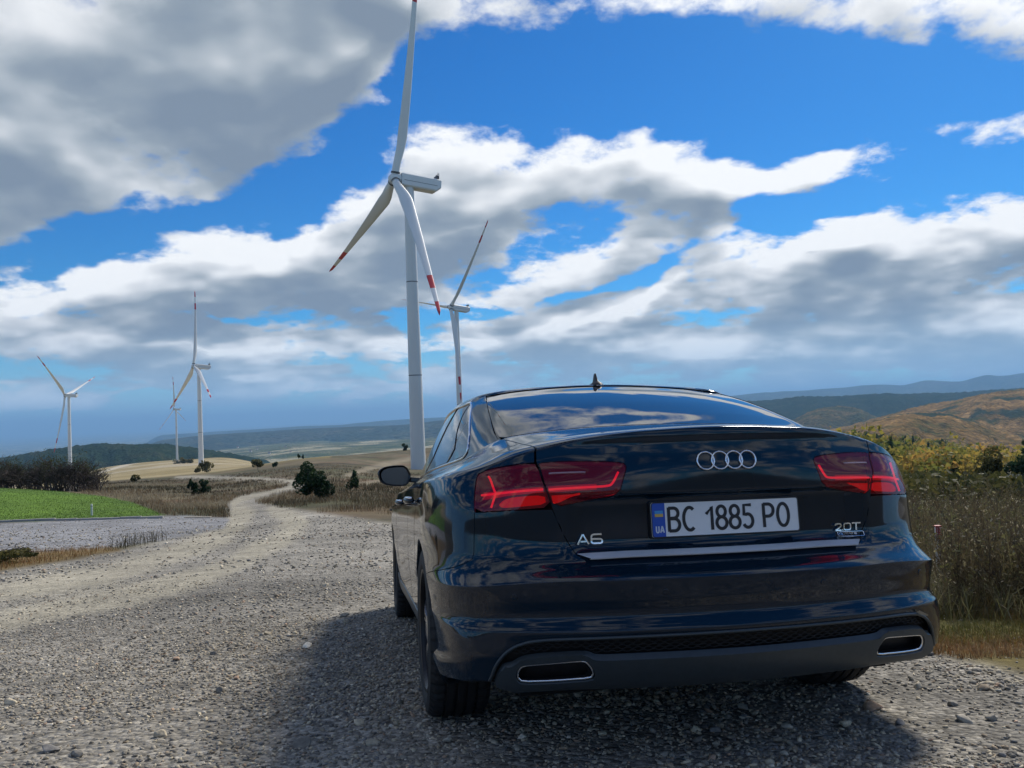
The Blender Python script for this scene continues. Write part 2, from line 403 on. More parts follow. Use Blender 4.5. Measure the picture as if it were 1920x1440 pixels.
def S(uv, grid=None):
    """bilinear lookup; negative u is the mirrored (car-left) half"""
    g = DENSE if grid is None else grid
    uv = np.atleast_2d(np.asarray(uv, float)); s = np.sign(uv[:, 0]); s[s == 0] = 1
    a = np.clip(np.abs(uv[:, 0])*DU, 0, g.shape[1]-1.001); b = np.clip(uv[:, 1]*DV, 0, g.shape[0]-1.001)
    i = a.astype(int); j = b.astype(int); fa = (a-i)[:, None]; fb = (b-j)[:, None]
    p = (g[j, i]*(1-fa)+g[j, i+1]*fa)*(1-fb) + (g[j+1, i]*(1-fa)+g[j+1, i+1]*fa)*fb
    p = p.copy(); p[:, 0] *= s
    return p
def SN(uv):
    n = S(uv, NRM); return n/np.maximum(np.linalg.norm(n, axis=1), 1e-9)[:, None]
def inv(pts, kind, guess=None):
    """car points -> (u, v).  kind 'r' matches (x, z), 's' matches (y, z), '3' nearest in space"""
    out = []
    V0, V1 = 0, NR-1
    sub = DENSE[::4, ::4]
    for P in pts:
        P = np.asarray(P, float); sg = 1.0
        if P[0] < 0: sg = -1.0
        if kind == 'r': T = lambda q: q[..., [0, 2]]
        elif kind == 's': T = lambda q: q[..., [1, 2]]
        else: T = lambda q: q
        Q = P.copy(); Q[0] = abs(Q[0]); tgt = T(Q)
        e = ((T(sub)-tgt)**2).sum(-1)
        if kind == 'r': e = e + 10*(sub[..., 1] > .9)
        if kind == 's': e = e + 10*(sub[..., 0] < .5)
        j, i = np.unravel_index(np.argmin(e), e.shape); uv = np.array([i*4/DU, j*4/DV])
        st = np.array([4/DU, 4/DV])
        for _ in range(40):
            c = uv + np.array([(0,0),(1,0),(-1,0),(0,1),(0,-1),(.7,.7),(-.7,.7),(.7,-.7),(-.7,-.7)])*st
            c[:, 0] = np.clip(c[:, 0], 0, NC-1); c[:, 1] = np.clip(c[:, 1], V0, V1)
            ee = ((T(S(c))-tgt)**2).sum(-1); k = np.argmin(ee)
            if k == 0: st = st*.55
            uv = c[k]
        out.append((sg*uv[0], uv[1]))
    return np.array(out)
# ---------------------------------------------------------------- terrain
R_WC0 = MW.T @ cam_axes(-0.186312, 0.138025, -0.039297); CAR_O0 = -(R_WC0 @ np.array([-1.18665, -2.43252, .86607])); PN = R_WC0[:, 2]
def plane_z(x, y): return CAR_O0[2]-(PN[0]*(x-CAR_O0[0])+PN[1]*(y-CAR_O0[1]))/PN[2]
def car2w(p): return CAR_O0 + R_WC0 @ np.asarray(p, float)
def _h(ix, iy, seed):
    n = (ix.astype(np.int64)*374761393 + iy.astype(np.int64)*668265263 + seed*974711) & 0xffffffff
    n = ((n ^ (n >> 13))*1274126177) & 0xffffffff
    return ((n ^ (n >> 16)) & 0xffff)/65535.0
def vnoise(x, y, seed=0):
    ix, iy = np.floor(x), np.floor(y); fx, fy = x-ix, y-iy; fx = fx*fx*(3-2*fx); fy = fy*fy*(3-2*fy)
    a = _h(ix, iy, seed); b = _h(ix+1, iy, seed); c = _h(ix, iy+1, seed); d = _h(ix+1, iy+1, seed)
    return (a*(1-fx)+b*fx)*(1-fy)+(c*(1-fx)+d*fx)*fy
def fbm(x, y, oct=5, seed=0, gain=.5):
    s = 0; a = 1; t = 0
    for o in range(oct): s = s+a*vnoise(x*2**o, y*2**o, seed+o*17); t += a; a *= gain
    return s/t
# ground profiles: along a bearing (photo column), distance -> height, read off where that ground shows
COLS = {
 -500: [(38,1000),(50,962),(63,936),(80,938),(110,960),(200,970),(400,940),(800,925),(1500,915),(2600,915)],
 0: [(24,1012),(38,979),(50,944),(63,917),(80,920),(110,950),(200,960),(400,930),(800,918),(1500,905),(2600,905)],
 120: [(24,1008),(38,976),(52,945),(64,923),(80,922),(130,925),(250,912),(500,905),(800,902),(1500,892),(2600,895)],
 200: [(24,1005),(38,974),(52,945),(62,932),(90,919),(150,908),(300,901),(600,889),(900,880),(1100,876),(1300,878),(1700,888),(2600,892)],
 400: [(20,1012),(38,970),(60,941),(100,915),(170,897),(260,887),(400,879),(700,869),(1300,861),(1500,858),(1800,862),(2600,872)],
 600: [(18,1012),(32,964),(48,937),(75,912),(120,890),(200,870),(300,857),(400,860),(700,880),(1500,890),(2600,890)],
 800: [(18,1008),(32,962),(60,927),(100,906),(150,893),(231,880),(380,841),(450,843),(600,858),(1500,872),(2600,875)],
 960: [(18,1000),(60,918),(150,884),(300,842),(380,831),(500,835),(800,850),(2600,870)],
 1300: [(16,990),(60,905),(150,868),(300,838),(400,830),(600,840),(1000,850),(2600,862)],
 1600: [(14,985),(30,938),(60,918),(120,905),(200,896),(400,868),(700,834),(850,833),(1200,850),(2600,855)],
 1760: [(12,985),(20,958),(40,935),(80,925),(200,915),(400,880),(600,852),(750,846),(1000,858),(2600,865)],
 1920: [(11,985),(20,955),(40,935),(80,925),(200,918),(350,905),(500,890),(650,886),(900,895),(2600,890)],
 2500: [(11,975),(20,950),(40,930),(80,922),(200,915),(350,905),(500,895),(650,890),(900,900),(2600,890)],
}
CX = np.array(sorted(COLS)); LR = np.linspace(math.log(2.0), math.log(2600), 260)
CT = np.array([ray(c, 800)[0] for c in CX]); TAB = []
for c in CX:
    rr = []; zz = []
    for r in (2, 4, 7, 9.5):
        rr.append(r); zz.append(plane_z(ray(c, 1000)[0]*r, r))
    for r, y in COLS[c]: rr.append(r); zz.append(ray(c, y)[2]*r)
    rr = np.log(np.array(rr, float)); dep = np.array(zz)/np.exp(rr)
    TAB.append(makima(rr, dep, np.clip(LR, rr[0], rr[-1])))
TAB = np.array(TAB)
TT = np.linspace(CT[0], CT[-1], 300)
TABF = makima(CT, TAB, TT)
def H(x, y):
    """terrain height; y is distance ahead of the lens, behind it the slope simply carries on upwards"""
    x = np.asarray(x, float); y = np.asarray(y, float); zp = plane_z(x, y)
    yy = np.maximum(y, 2.0); t = np.clip((x/yy-TT[0])/(TT[-1]-TT[0])*(len(TT)-1), 0, len(TT)-1.001); l = np.clip((np.log(yy)-LR[0])/(LR[-1]-LR[0])*(len(LR)-1), 0, len(LR)-1.001)
    i = t.astype(int); j = l.astype(int); a = t-i; b = l-j
    dep = (TABF[i, j]*(1-a)+TABF[i+1, j]*a)*(1-b)+(TABF[i, j+1]*(1-a)+TABF[i+1, j+1]*a)*b
    zt = dep*yy
    far = np.hypot(x, y); zp = np.where(y < 6, np.maximum(np.minimum(zp, 3.5), -6), zp)
    k = sstep(6, 14, y); z = zp*(1-k)+zt*k
    # roughness of open ground
    z = z + .5*sstep(45, 140, far)*(fbm(x*.06, y*.06, 4, 3)-.5) + .9*sstep(150, 500, far)*(fbm(x*.02, y*.02, 4, 5)-.5)
    z = z + .035*sstep(3, 6, far)*(fbm(x*.5, y*.5, 3, 9)-.5) + .10*sstep(9, 20, far)*(1-sstep(45, 80, far))*(fbm(x*.25, y*.25, 3, 11)-.5)
    return z
def inpoly(px, py, poly):
    return in_poly(np.stack([px, py], 1), poly)
def soft(px, py, poly, s):        # 0..1 cover with a ragged, softened border of s pixels
    P = np.array(poly, float); d = np.full(len(px), 1e9)
    for a, b in zip(P, np.roll(P, -1, 0)):
        ab = b-a; t = np.clip(((px-a[0])*ab[0]+(py-a[1])*ab[1])/(ab@ab+1e-9), 0, 1)
        d = np.minimum(d, np.hypot(px-a[0]-t*ab[0], py-a[1]-t*ab[1]))
    d = np.where(inpoly(px, py, poly), d, -d)
    return sstep(-1, 1, d/s)
def in_poly(P, poly):
    x, y = P[:, 0], P[:, 1]; n = len(poly); c = np.zeros(len(P), bool); j = n-1
    for i in range(n):
        xi, yi = poly[i]; xj, yj = poly[j]
        t = ((yi > y) != (yj > y)) & (x < (xj-xi)*(y-yi)/((yj-yi) if yj != yi else 1e-12)+xi); c ^= t; j = i
    return c
Z_LAWN = [(-900,935),(0,915),(100,920),(190,930),(250,942),(308,966),(200,973),(0,979),(-900,1020)]
Z_LOT = [(-900,1020),(0,980),(345,966),(430,972),(420,990),(300,1015),(100,1040),(0,1050),(-900,1090)]
Z_DRY = [(-900,1140),(-900,1090),(0,1038),(110,1031),(195,1027),(225,1032),(150,1046),(0,1070)]
Z_ROAD = [(430,968),(424,950),(428,942),(450,931),(500,922),(535,914),(548,908),(535,903),(470,899.5),(330,895.5),(330,892),(480,895.5),(560,900),(588,907),(575,915),(520,926),(480,936),(486,943),(520,951),(600,961),(700,976),(760,985),(1010,985),(1010,1500),(-900,1500),(-900,1130),(0,1072),(150,1048),(300,1016),(420,985)]
Z_TRACKS = [([(-300,1150),(0,1108),(200,1078),(330,1040),(420,1000),(455,965)], 26), ([(-300,1215),(0,1165),(250,1115),(420,1065),(520,1015),(560,980),(520,955)], 24), ([(440,955),(437,945),(452,933),(500,924),(545,912),(560,906),(520,902),(470,898),(330,894)], 7)]
Z_HILLTRACK = [[(640,893),(672,880),(720,866),(790,853),(800,858),(735,873),(690,884),(655,896)], [(640,907),(700,901),(790,893),(800,898),(720,905),(645,913)]]
Z_VERGE = [(1742,1150),(1738,1218),(1782,1234),(1838,1246),(1960,1280),(2600,1400),(2600,1060),(1900,1090),(1760,1120)]
def seg_dist(px, py, line):
    P = np.array(line, float); d = np.full(len(px), 1e9)
    for a, b in zip(P[:-1], P[1:]):
        ab = b-a; t = np.clip(((px-a[0])*ab[0]+(py-a[1])*ab[1])/(ab@ab+1e-9), 0, 1)
        d = np.minimum(d, np.hypot(px-a[0]-t*ab[0], py-a[1]-t*ab[1]))
    return d
def ground_cover(x, y, z):
    """albedo colour, gravel amount and cover class for ground points"""
    n = len(x); P = np.stack([x, y, z], 1); ok = y > 1.0
    q = np.full((n, 2), 0.0); q[:] = (960, 1400); q[ok] = proj(P[ok]); px, py = q[:, 0], q[:, 1]
    wob = (fbm(x*.9, y*.9, 4, 21)-.5); r = np.hypot(x, y); jit = np.clip(1.0+60/np.maximum(r, 1), 1, 14)
    px = px+wob*jit*3; py = py+(fbm(x*.9+9, y*.9, 4, 22)-.5)*jit*.9
    f1 = fbm(x*.35, y*.35, 5, 31); f2 = fbm(x*2.2, y*2.2, 4, 37); f3 = fbm(x*.05, y*.05, 5, 41); f4 = fbm(x*.013, y*.013, 5, 47)
    C = lambda a, b, t: np.array(a)[None]*(1-t[:, None])+np.array(b)[None]*t[:, None]
    col = C((.062, .056, .028), (.130, .106, .062), np.clip((f3-.5)*2.4+.5, 0, 1))        # heath
    col = col*(.55+.9*f1[:, None]); cls = np.zeros(n, int); grav = np.zeros(n)
    green = np.clip((fbm(x*.09, y*.09, 4, 52)-.52)*5, 0, 1)*.7; col = col*(1-green[:, None])+np.array((.062, .072, .024))[None]*green[:, None]
    red = np.clip((fbm(x*.16, y*.16, 4, 53)-.55)*6, 0, 1)*.30; col = col*(1-red[:, None])+np.array((.17, .068, .040))[None]*red[:, None]
    # far dry field on the spur
    tan = sstep(230, 330, y)*(px < 620)*(py > 850)
    tcol = C((.25, .195, .085), (.34, .275, .145), np.clip((f4-.5)*3+.5, 0, 1)); bare = np.clip((fbm(x*.02+3, y*.006, 4, 61)-.60)*10, 0, 1)
    tcol = tcol*(1-.6*bare[:, None])+np.array((.46, .40, .30))[None]*.6*bare[:, None]
    trk = 1-sstep(1.0, 3.0, seg_dist(px, py, [(176,890),(215,878),(250,868),(262,866)])); tcol = tcol*(1-trk[:, None])+np.array((.50, .44, .33))[None]*trk[:, None]
    col = col*(1-tan[:, None])+tcol*tan[:, None]; cls[tan > .5] = 4
    # right-hand slope
    rt = sstep(1500, 1600, px)*(y > 9); rcol = C((.060, .052, .026), (.105, .085, .042), f1); col = col*(1-rt[:, None])+rcol*rt[:, None]
    nearr = 1-.10*(1-sstep(8, 14, np.hypot(x, y)))
    def put(m, c, k, g=0.):
        nonlocal col, grav
        col = col*(1-m[:, None])+c*m[:, None]; cls[m > .5] = k; grav = grav*(1-m)+g*m
    near = sstep(-.6, .6, 0*x+1)
    road = soft(px, py, Z_ROAD, 6)*(y < 260); road = np.where(y < 9, 1.0, road); road = np.where(px > 1000, np.where(y < 14, 1.0, 0), road)
    gcol = C((.195, .182, .155), (.305, .283, .240), np.clip((f1-.5)*2+.5, 0, 1)); gcol = gcol*(.8+.4*f2[:, None])*nearr[:, None]
    put(road, gcol, 1, 1.0)
    for ln, w in Z_TRACKS:
        m = (1-sstep(.35, 1.15, seg_dist(px, py, ln)/w*(1+.9*(f1-.5))))*road*np.clip(.55+.9*f2, 0, 1)
        put(m, C((.29, .265, .20), (.40, .365, .285), f1), 1, .6)
    lot = soft(px, py, Z_LOT, 4)*(y > 12)*(y < 45); put(lot, C((.19, .19, .194), (.28, .28, .285), f2), 5, .9)
    dry = soft(px, py, Z_DRY, 6)*(y > 6)*(y < 30); put(dry, C((.20, .135, .055), (.12, .085, .03), f1), 6)
    lawn = soft(px, py, Z_LAWN, 1.5)*(y > 34)*(y < 78); put(lawn, C((.055, .112, .010), (.095, .175, .016), np.clip((f1-.5)*2+.5, 0, 1)), 2)
    for zt in Z_HILLTRACK:
        m = soft(px, py, zt, 4)*(y > 80); put(m*.9, C((.27, .23, .16), (.17, .14, .09), f1), 1)
    verge = soft(px, py, Z_VERGE, 16)*(y > 2.5)*(y < 14); put(np.clip(verge*1.0, 0, 1), C((.165, .088, .038), (.125, .112, .030), np.clip((f1-.5)*3+.5, 0, 1)), 3, .25)
    return np.clip(col, 0, 1), grav, cls
def terrain_grid():
    core = np.arange(-.80, .8001, 3.2/F_PX); side = np.tan(np.linspace(math.atan(.80), R_(68), 26))[1:]
    tt = np.concatenate([-side[::-1], core, side])
    ll = np.concatenate([np.arange(math.log(1.9), math.log(70), .017), np.arange(math.log(70), math.log(2600), .018)])
    yy = np.exp(ll); X = tt[None, :]*yy[:, None]; Y = np.repeat(yy[:, None], len(tt), 1)
    return X, Y
GX_, GY_ = terrain_grid(); GZ_ = H(GX_.ravel(), GY_.ravel()).reshape(GX_.shape)
gc, gg, gk = ground_cover(GX_.ravel(), GY_.ravel(), GZ_.ravel())
def ground_mat(name='open_ground'):
    m, nt, b, out = new_mat(name); N, L = nt.nodes, nt.links
    at = N.new('ShaderNodeAttribute'); at.attribute_name = 'cover'; ag = N.new('ShaderNodeAttribute'); ag.attribute_name = 'gravel'
    tc = N.new('ShaderNodeTexCoord')
    def noise(sc, det, ro=.6):
        n = N.new('ShaderNodeTexNoise'); n.inputs['Scale'].default_value = sc; n.inputs['Detail'].default_value = det; n.inputs['Roughness'].default_value = ro; L.new(tc.outputs['Object'], n.inputs['Vector']); return n
    n1 = noise(9, 8, .7); n2 = noise(1.1, 8, .7); n3 = noise(.12, 6, .65)
    v1 = N.new('ShaderNodeTexVoronoi'); v1.inputs['Scale'].default_value = 34; L.new(tc.outputs['Object'], v1.inputs['Vector'])
    v2 = N.new('ShaderNodeTexVoronoi'); v2.inputs['Scale'].default_value = 85; L.new(tc.outputs['Object'], v2.inputs['Vector'])
    def mrange(x, a, b_, c, d):
        r = N.new('ShaderNodeMapRange'); L.new(x, r.inputs[0]); r.inputs[1].default_value = a; r.inputs[2].default_value = b_; r.inputs[3].default_value = c; r.inputs[4].default_value = d; return r.outputs[0]
    def mul(a, b_):
        r = N.new('ShaderNodeMath'); r.operation = 'MULTIPLY'; L.new(a, r.inputs[0]); L.new(b_, r.inputs[1]); return r.outputs[0]
    var = mul(mul(mrange(n1.outputs['Fac'], .3, .7, .62, 1.38), mrange(n2.outputs['Fac'], .3, .7, .70, 1.30)), mrange(n3.outputs['Fac'], .3, .7, .78, 1.22))
    # single pebbles: own tone from the voronoi cell
    sep = N.new('ShaderNodeSeparateColor'); L.new(v1.outputs['Color'], sep.inputs[0]); sep2 = N.new('ShaderNodeSeparateColor'); L.new(v2.outputs['Color'], sep2.inputs[0])
    peb = mul(mrange(sep.outputs[0], 0, 1, .62, 1.45), mrange(sep2.outputs[0], 0, 1, .7, 1.32))
    mx = N.new('ShaderNodeMix'); mx.data_type = 'FLOAT'; L.new(ag.outputs['Fac'], mx.inputs[0]); mx.inputs[2].default_value = 1.0; L.new(peb, mx.inputs[3])
    fac = mul(var, mx.outputs[0])
    cm = N.new('ShaderNodeVectorMath'); cm.operation = 'SCALE'; L.new(at.outputs['Color'], cm.inputs[0]); L.new(fac, cm.inputs['Scale'])
    L.new(cm.outputs[0], b.inputs['Base Color']); b.inputs['Roughness'].default_value = .93; b.inputs['Specular IOR Level'].default_value = .2
    bp = N.new('ShaderNodeBump'); bp.inputs['Strength'].default_value = .9; bp.inputs['Distance'].default_value = .02
    hsum = N.new('ShaderNodeMath'); hsum.operation = 'SUBTRACT'; L.new(n1.outputs['Fac'], hsum.inputs[0]); L.new(mul(ag.outputs['Fac'], v1.outputs['Distance']), hsum.inputs[1])
    L.new(hsum.outputs[0], bp.inputs['Height']); L.new(bp.outputs['Normal'], b.inputs['Normal'])
    return m
GROUND = ground_mat()
def split_ground():
    h, w = GX_.shape; idx = np.arange(h*w).reshape(h, w)
    Q = np.stack([idx[:-1, :-1], idx[:-1, 1:], idx[1:, 1:], idx[1:, :-1]], -1).reshape(-1, 4)
    k = gk[Q]; fk = np.where((k == k[:, :1]).all(1), k[:, 0], k[:, 0]); V = np.stack([GX_.ravel(), GY_.ravel(), GZ_.ravel()], 1)
    names = {0: ('hillside', 'heath-covered hillside'), 1: ('gravel_road', 'gravel'), 2: ('lawn', ''), 3: ('verge', ''), 4: ('dry_field', ''), 5: ('gravel_lot', ''), 6: ('dry_grass_strip', '')}
    for c, (nm, _) in names.items():
        f = Q[fk == c]
        if not len(f): continue
        u, iv = np.unique(f, return_inverse=True); o = np_mesh(nm, V[u], iv.reshape(f.shape), GROUND, smooth=True, attrs={'cover': gc[u], 'gravel': gg[u]})
        tag(o, kind='structure')
split_ground()
# the slope beside and behind the camera
def back_ground():
    xs = np.sign(np.linspace(-1, 1, 61))*np.abs(np.linspace(-1, 1, 61))**2*160; ys = np.concatenate([-np.linspace(1, 0, 30)**2*120+1.95])
    X, Y = np.meshgrid(xs, ys); Z = H(X.ravel(), Y.ravel()).reshape(X.shape); h, w = X.shape; idx = np.arange(h*w).reshape(h, w)
    Q = np.stack([idx[:-1, :-1], idx[:-1, 1:], idx[1:, 1:], idx[1:, :-1]], -1).reshape(-1, 4)
    r = np.hypot(X, Y).ravel(); k = sstep(5, 11, r)
    col = np.array((.16, .15, .135))[None]*(1-k[:, None])+np.array((.075, .065, .032))[None]*k[:, None]
    tag(np_mesh('ground', np.stack([X.ravel(), Y.ravel(), Z.ravel()], 1), Q, GROUND, smooth=True, attrs={'cover': col, 'gravel': 1-k}), kind='structure')
back_ground()

# ---------------------------------------------------------------- distance: valley, plain, hills
def land_mat(name, cols, scale, patch_=None, bump=1.0):
    """woods and fields seen from afar: clumped canopy tones with patches of field or painted cloud shade"""
    m, nt, b, out = new_mat(name); N, L = nt.nodes, nt.links; tc = N.new('ShaderNodeTexCoord')
    v = N.new('ShaderNodeTexVoronoi'); v.inputs['Scale'].default_value = 1/scale; L.new(tc.outputs['Object'], v.inputs['Vector'])
    n = N.new('ShaderNodeTexNoise'); n.inputs['Scale'].default_value = 1/(scale*9); n.inputs['Detail'].default_value = 8; n.inputs['Roughness'].default_value = .62; L.new(tc.outputs['Object'], n.inputs['Vector'])
    r = N.new('ShaderNodeValToRGB'); e = r.color_ramp.elements
    e[0].position = .30; e[0].color = (*cols[0], 1); e[1].position = .72; e[1].color = (*cols[-1], 1)
    for i, c in enumerate(cols[1:-1]): q = e.new(.30+.42*(i+1)/(len(cols)-1)); q.color = (*c, 1)
    L.new(n.outputs['Fac'], r.inputs[0])
    sep = N.new('ShaderNodeSeparateColor'); L.new(v.outputs['Color'], sep.inputs[0])
    mr = N.new('ShaderNodeMapRange'); L.new(sep.outputs[0], mr.inputs[0]); mr.inputs[3].default_value = .62; mr.inputs[4].default_value = 1.4
    sc = N.new('ShaderNodeVectorMath'); sc.operation = 'SCALE'; L.new(r.outputs[0], sc.inputs[0]); L.new(mr.outputs[0], sc.inputs['Scale']); last = sc.outputs[0]
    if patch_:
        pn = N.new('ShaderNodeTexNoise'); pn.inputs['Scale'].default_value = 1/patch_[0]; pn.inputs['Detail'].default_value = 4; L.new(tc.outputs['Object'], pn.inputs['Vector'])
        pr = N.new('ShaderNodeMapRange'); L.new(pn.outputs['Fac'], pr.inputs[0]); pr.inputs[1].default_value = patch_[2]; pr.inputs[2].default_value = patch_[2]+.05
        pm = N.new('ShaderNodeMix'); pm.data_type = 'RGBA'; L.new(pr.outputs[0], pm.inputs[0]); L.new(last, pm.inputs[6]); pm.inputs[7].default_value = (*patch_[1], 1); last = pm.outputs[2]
    L.new(last, b.inputs['Base Color']); b.inputs['Roughness'].default_value = 1.0; b.inputs['Specular IOR Level'].default_value = 0
    bp = N.new('ShaderNodeBump'); bp.inputs['Strength'].default_value = 1.0; bp.inputs['Distance'].default_value = scale*.5*bump; bp.invert = True
    L.new(v.outputs['Distance'], bp.inputs['Height']); L.new(bp.outputs['Normal'], b.inputs['Normal'])
    return m
def hill(name, sky_px, D, front, back, base, mat, amp=.09, tree=0., seed=0, step=5.):
    """a ridge standing D metres out: crest line as given, real slopes before and behind it"""
    s = np.array(sky_px, float); px = np.arange(s[0, 0], s[-1, 0]+step, step); py = makima(s[:, 0], s[:, 1], px)
    T = np.array([ray(a, b) for a, b in zip(px, py)]); nr = 70
    t = np.concatenate([np.linspace(-1, 0, 52)[:-1], np.linspace(0, 1, nr-51)])
    Dl = D*(1+.10*(fbm(px*.012, px*0, 3, seed+5)-.5)); Y = Dl[None]+np.where(t < 0, t*front, t*back)[:, None]*(1+.25*(fbm(px*.02, px*0+3, 3, seed+8)-.5))[None]
    X = T[:, 0][None]*Y; crest = T[:, 2]*Dl
    prof = np.where(t < 0, .5+.5*np.cos(np.pi*np.abs(t)**1.15), .5+.5*np.cos(np.pi*t))[:, None]
    ends = sstep(0, .06, (px-px[0])/(px[-1]-px[0]))*sstep(0, .06, (px[-1]-px)/(px[-1]-px[0])); crest = base+(crest-base)*ends
    Z = base+(crest[None]-base)*prof
    hgt = np.maximum(crest-base, 1)[None]; sc = 1/(front*.35)
    # spurs and gullies down the slopes, none at the crest itself
    Z = Z + (fbm(X*sc, Y*sc*.5, 5, seed)-.5)*hgt*amp*8*np.clip(np.abs(t), 0, .5)[:, None]*2*(1-np.abs(t))[:, None] + (fbm(X*sc*4, Y*sc*4, 3, seed+3)-.5)*hgt*amp*.5
    if tree: Z = Z + (vnoise(X/tree, Y/tree, seed+1)-.5)*tree*.55+(vnoise(X/tree*2.3, Y/tree*2.3, seed+2)-.5)*tree*.3
    h, w = X.shape; idx = np.arange(h*w).reshape(h, w); Q = np.stack([idx[:-1, :-1], idx[:-1, 1:], idx[1:, 1:], idx[1:, :-1]], -1).reshape(-1, 4)
    o = np_mesh(name, np.stack([X.ravel(), Y.ravel(), Z.ravel()], 1), Q, mat, smooth=True); tag(o, kind='structure'); return o
def valley():
    tt = np.linspace(-1.3, 1.3, 160); yy = np.exp(np.linspace(math.log(2300), math.log(90000), 150))
    X = tt[None]*yy[:, None]; Y = np.repeat(yy[:, None], len(tt), 1); lx = np.clip((X/Y+.62)/.35, 0, 1)
    z0 = -300+134*lx; z1 = -430+120*lx; k = sstep(5000, 14000, Y); Z = z0*(1-k)+z1*k; Z = np.minimum(Z, -0.02*Y*0-150)
    Z = Z+(fbm(X*.0009, Y*.0009, 4, 71)-.5)*50
    h, w = X.shape; idx = np.arange(h*w).reshape(h, w); Q = np.stack([idx[:-1, :-1], idx[:-1, 1:], idx[1:, 1:], idx[1:, :-1]], -1).reshape(-1, 4)
    m = land_mat('valley_land', [(.045, .07, .026), (.10, .11, .045), (.20, .175, .10)], 22, (330, (.36, .32, .20), .54))
    tag(np_mesh('valley_floor', np.stack([X.ravel(), Y.ravel(), Z.ravel()], 1), Q, m, smooth=True), kind='structure')
valley()
WOOD_A = land_mat('autumn_wood', [(.055, .070, .026), (.20, .125, .045), (.38, .24, .095)], 9, (230, (.045, .060, .040), .55))  # large dark patches in the wood colour stand in for cloud shadow
WOOD_D = land_mat('dark_wood', [(.012, .024, .012), (.022, .036, .015), (.050, .052, .022)], 9)
WOOD_M = land_mat('mixed_wood', [(.035, .050, .022), (.085, .075, .030), (.18, .12, .050)], 12)
FAR_L = land_mat('far_wood', [(.028, .042, .028), (.045, .055, .03), (.08, .075, .045)], 60, (900, (.20, .18, .11), .66))
hill('far_hill', [(230,822),(300,816),(380,811),(480,805),(560,800),(640,797),(700,791),(780,785),(840,782),(900,779),(1000,772),(1200,760),(1420,750),(1520,748)], 15000, 4000, 4000, -480, FAR_L, seed=1)
hill('blue_ridge', [(240,838),(330,822),(400,815),(480,810),(560,805),(640,801),(700,799),(760,796),(830,788),(900,784),(1100,775),(1340,765)], 8000, 2200, 2000, -230, FAR_L, seed=2)
hill('wooded_hill', [(-500,900),(-300,885),(-100,868),(0,858),(60,850),(100,842),(160,834),(190,832),(250,834),(300,833),(350,840),(420,850),(480,862),(560,880)], 2500, 1300, 900, -240, WOOD_D, tree=11, seed=3, step=3)
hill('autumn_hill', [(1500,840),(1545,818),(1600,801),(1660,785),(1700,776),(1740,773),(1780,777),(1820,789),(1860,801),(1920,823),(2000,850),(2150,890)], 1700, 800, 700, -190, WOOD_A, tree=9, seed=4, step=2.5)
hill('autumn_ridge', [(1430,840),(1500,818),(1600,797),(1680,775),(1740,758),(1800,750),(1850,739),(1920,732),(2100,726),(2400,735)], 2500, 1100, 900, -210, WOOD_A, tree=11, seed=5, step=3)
hill('round_hill', [(1400,830),(1440,806),(1480,790),(1520,772),(1550,764),(1580,762),(1610,767),(1640,780),(1690,800),(1740,830)], 3500, 900, 800, -220, WOOD_M, tree=13, seed=6, step=3)
hill('long_ridge', [(1150,779),(1200,775),(1300,765),(1390,754),(1440,751),(1500,746),(1560,744),(1640,740),(1720,738),(1800,737),(1850,733),(1920,728),(2100,722),(2500,728)], 5200, 1700, 1500, -230, WOOD_D, tree=22, seed=7, step=4)
hill('blue_mountains', [(900,760),(1050,756),(1250,748),(1380,742),(1450,736),(1480,734),(1520,731),(1560,728),(1600,725),(1640,721),(1690,723),(1740,714),(1780,716),(1800,716),(1830,710),(1850,707),(1880,708),(1920,704),(2100,700),(2500,708)], 15000, 4000, 4000, -400, FAR_L, seed=8)
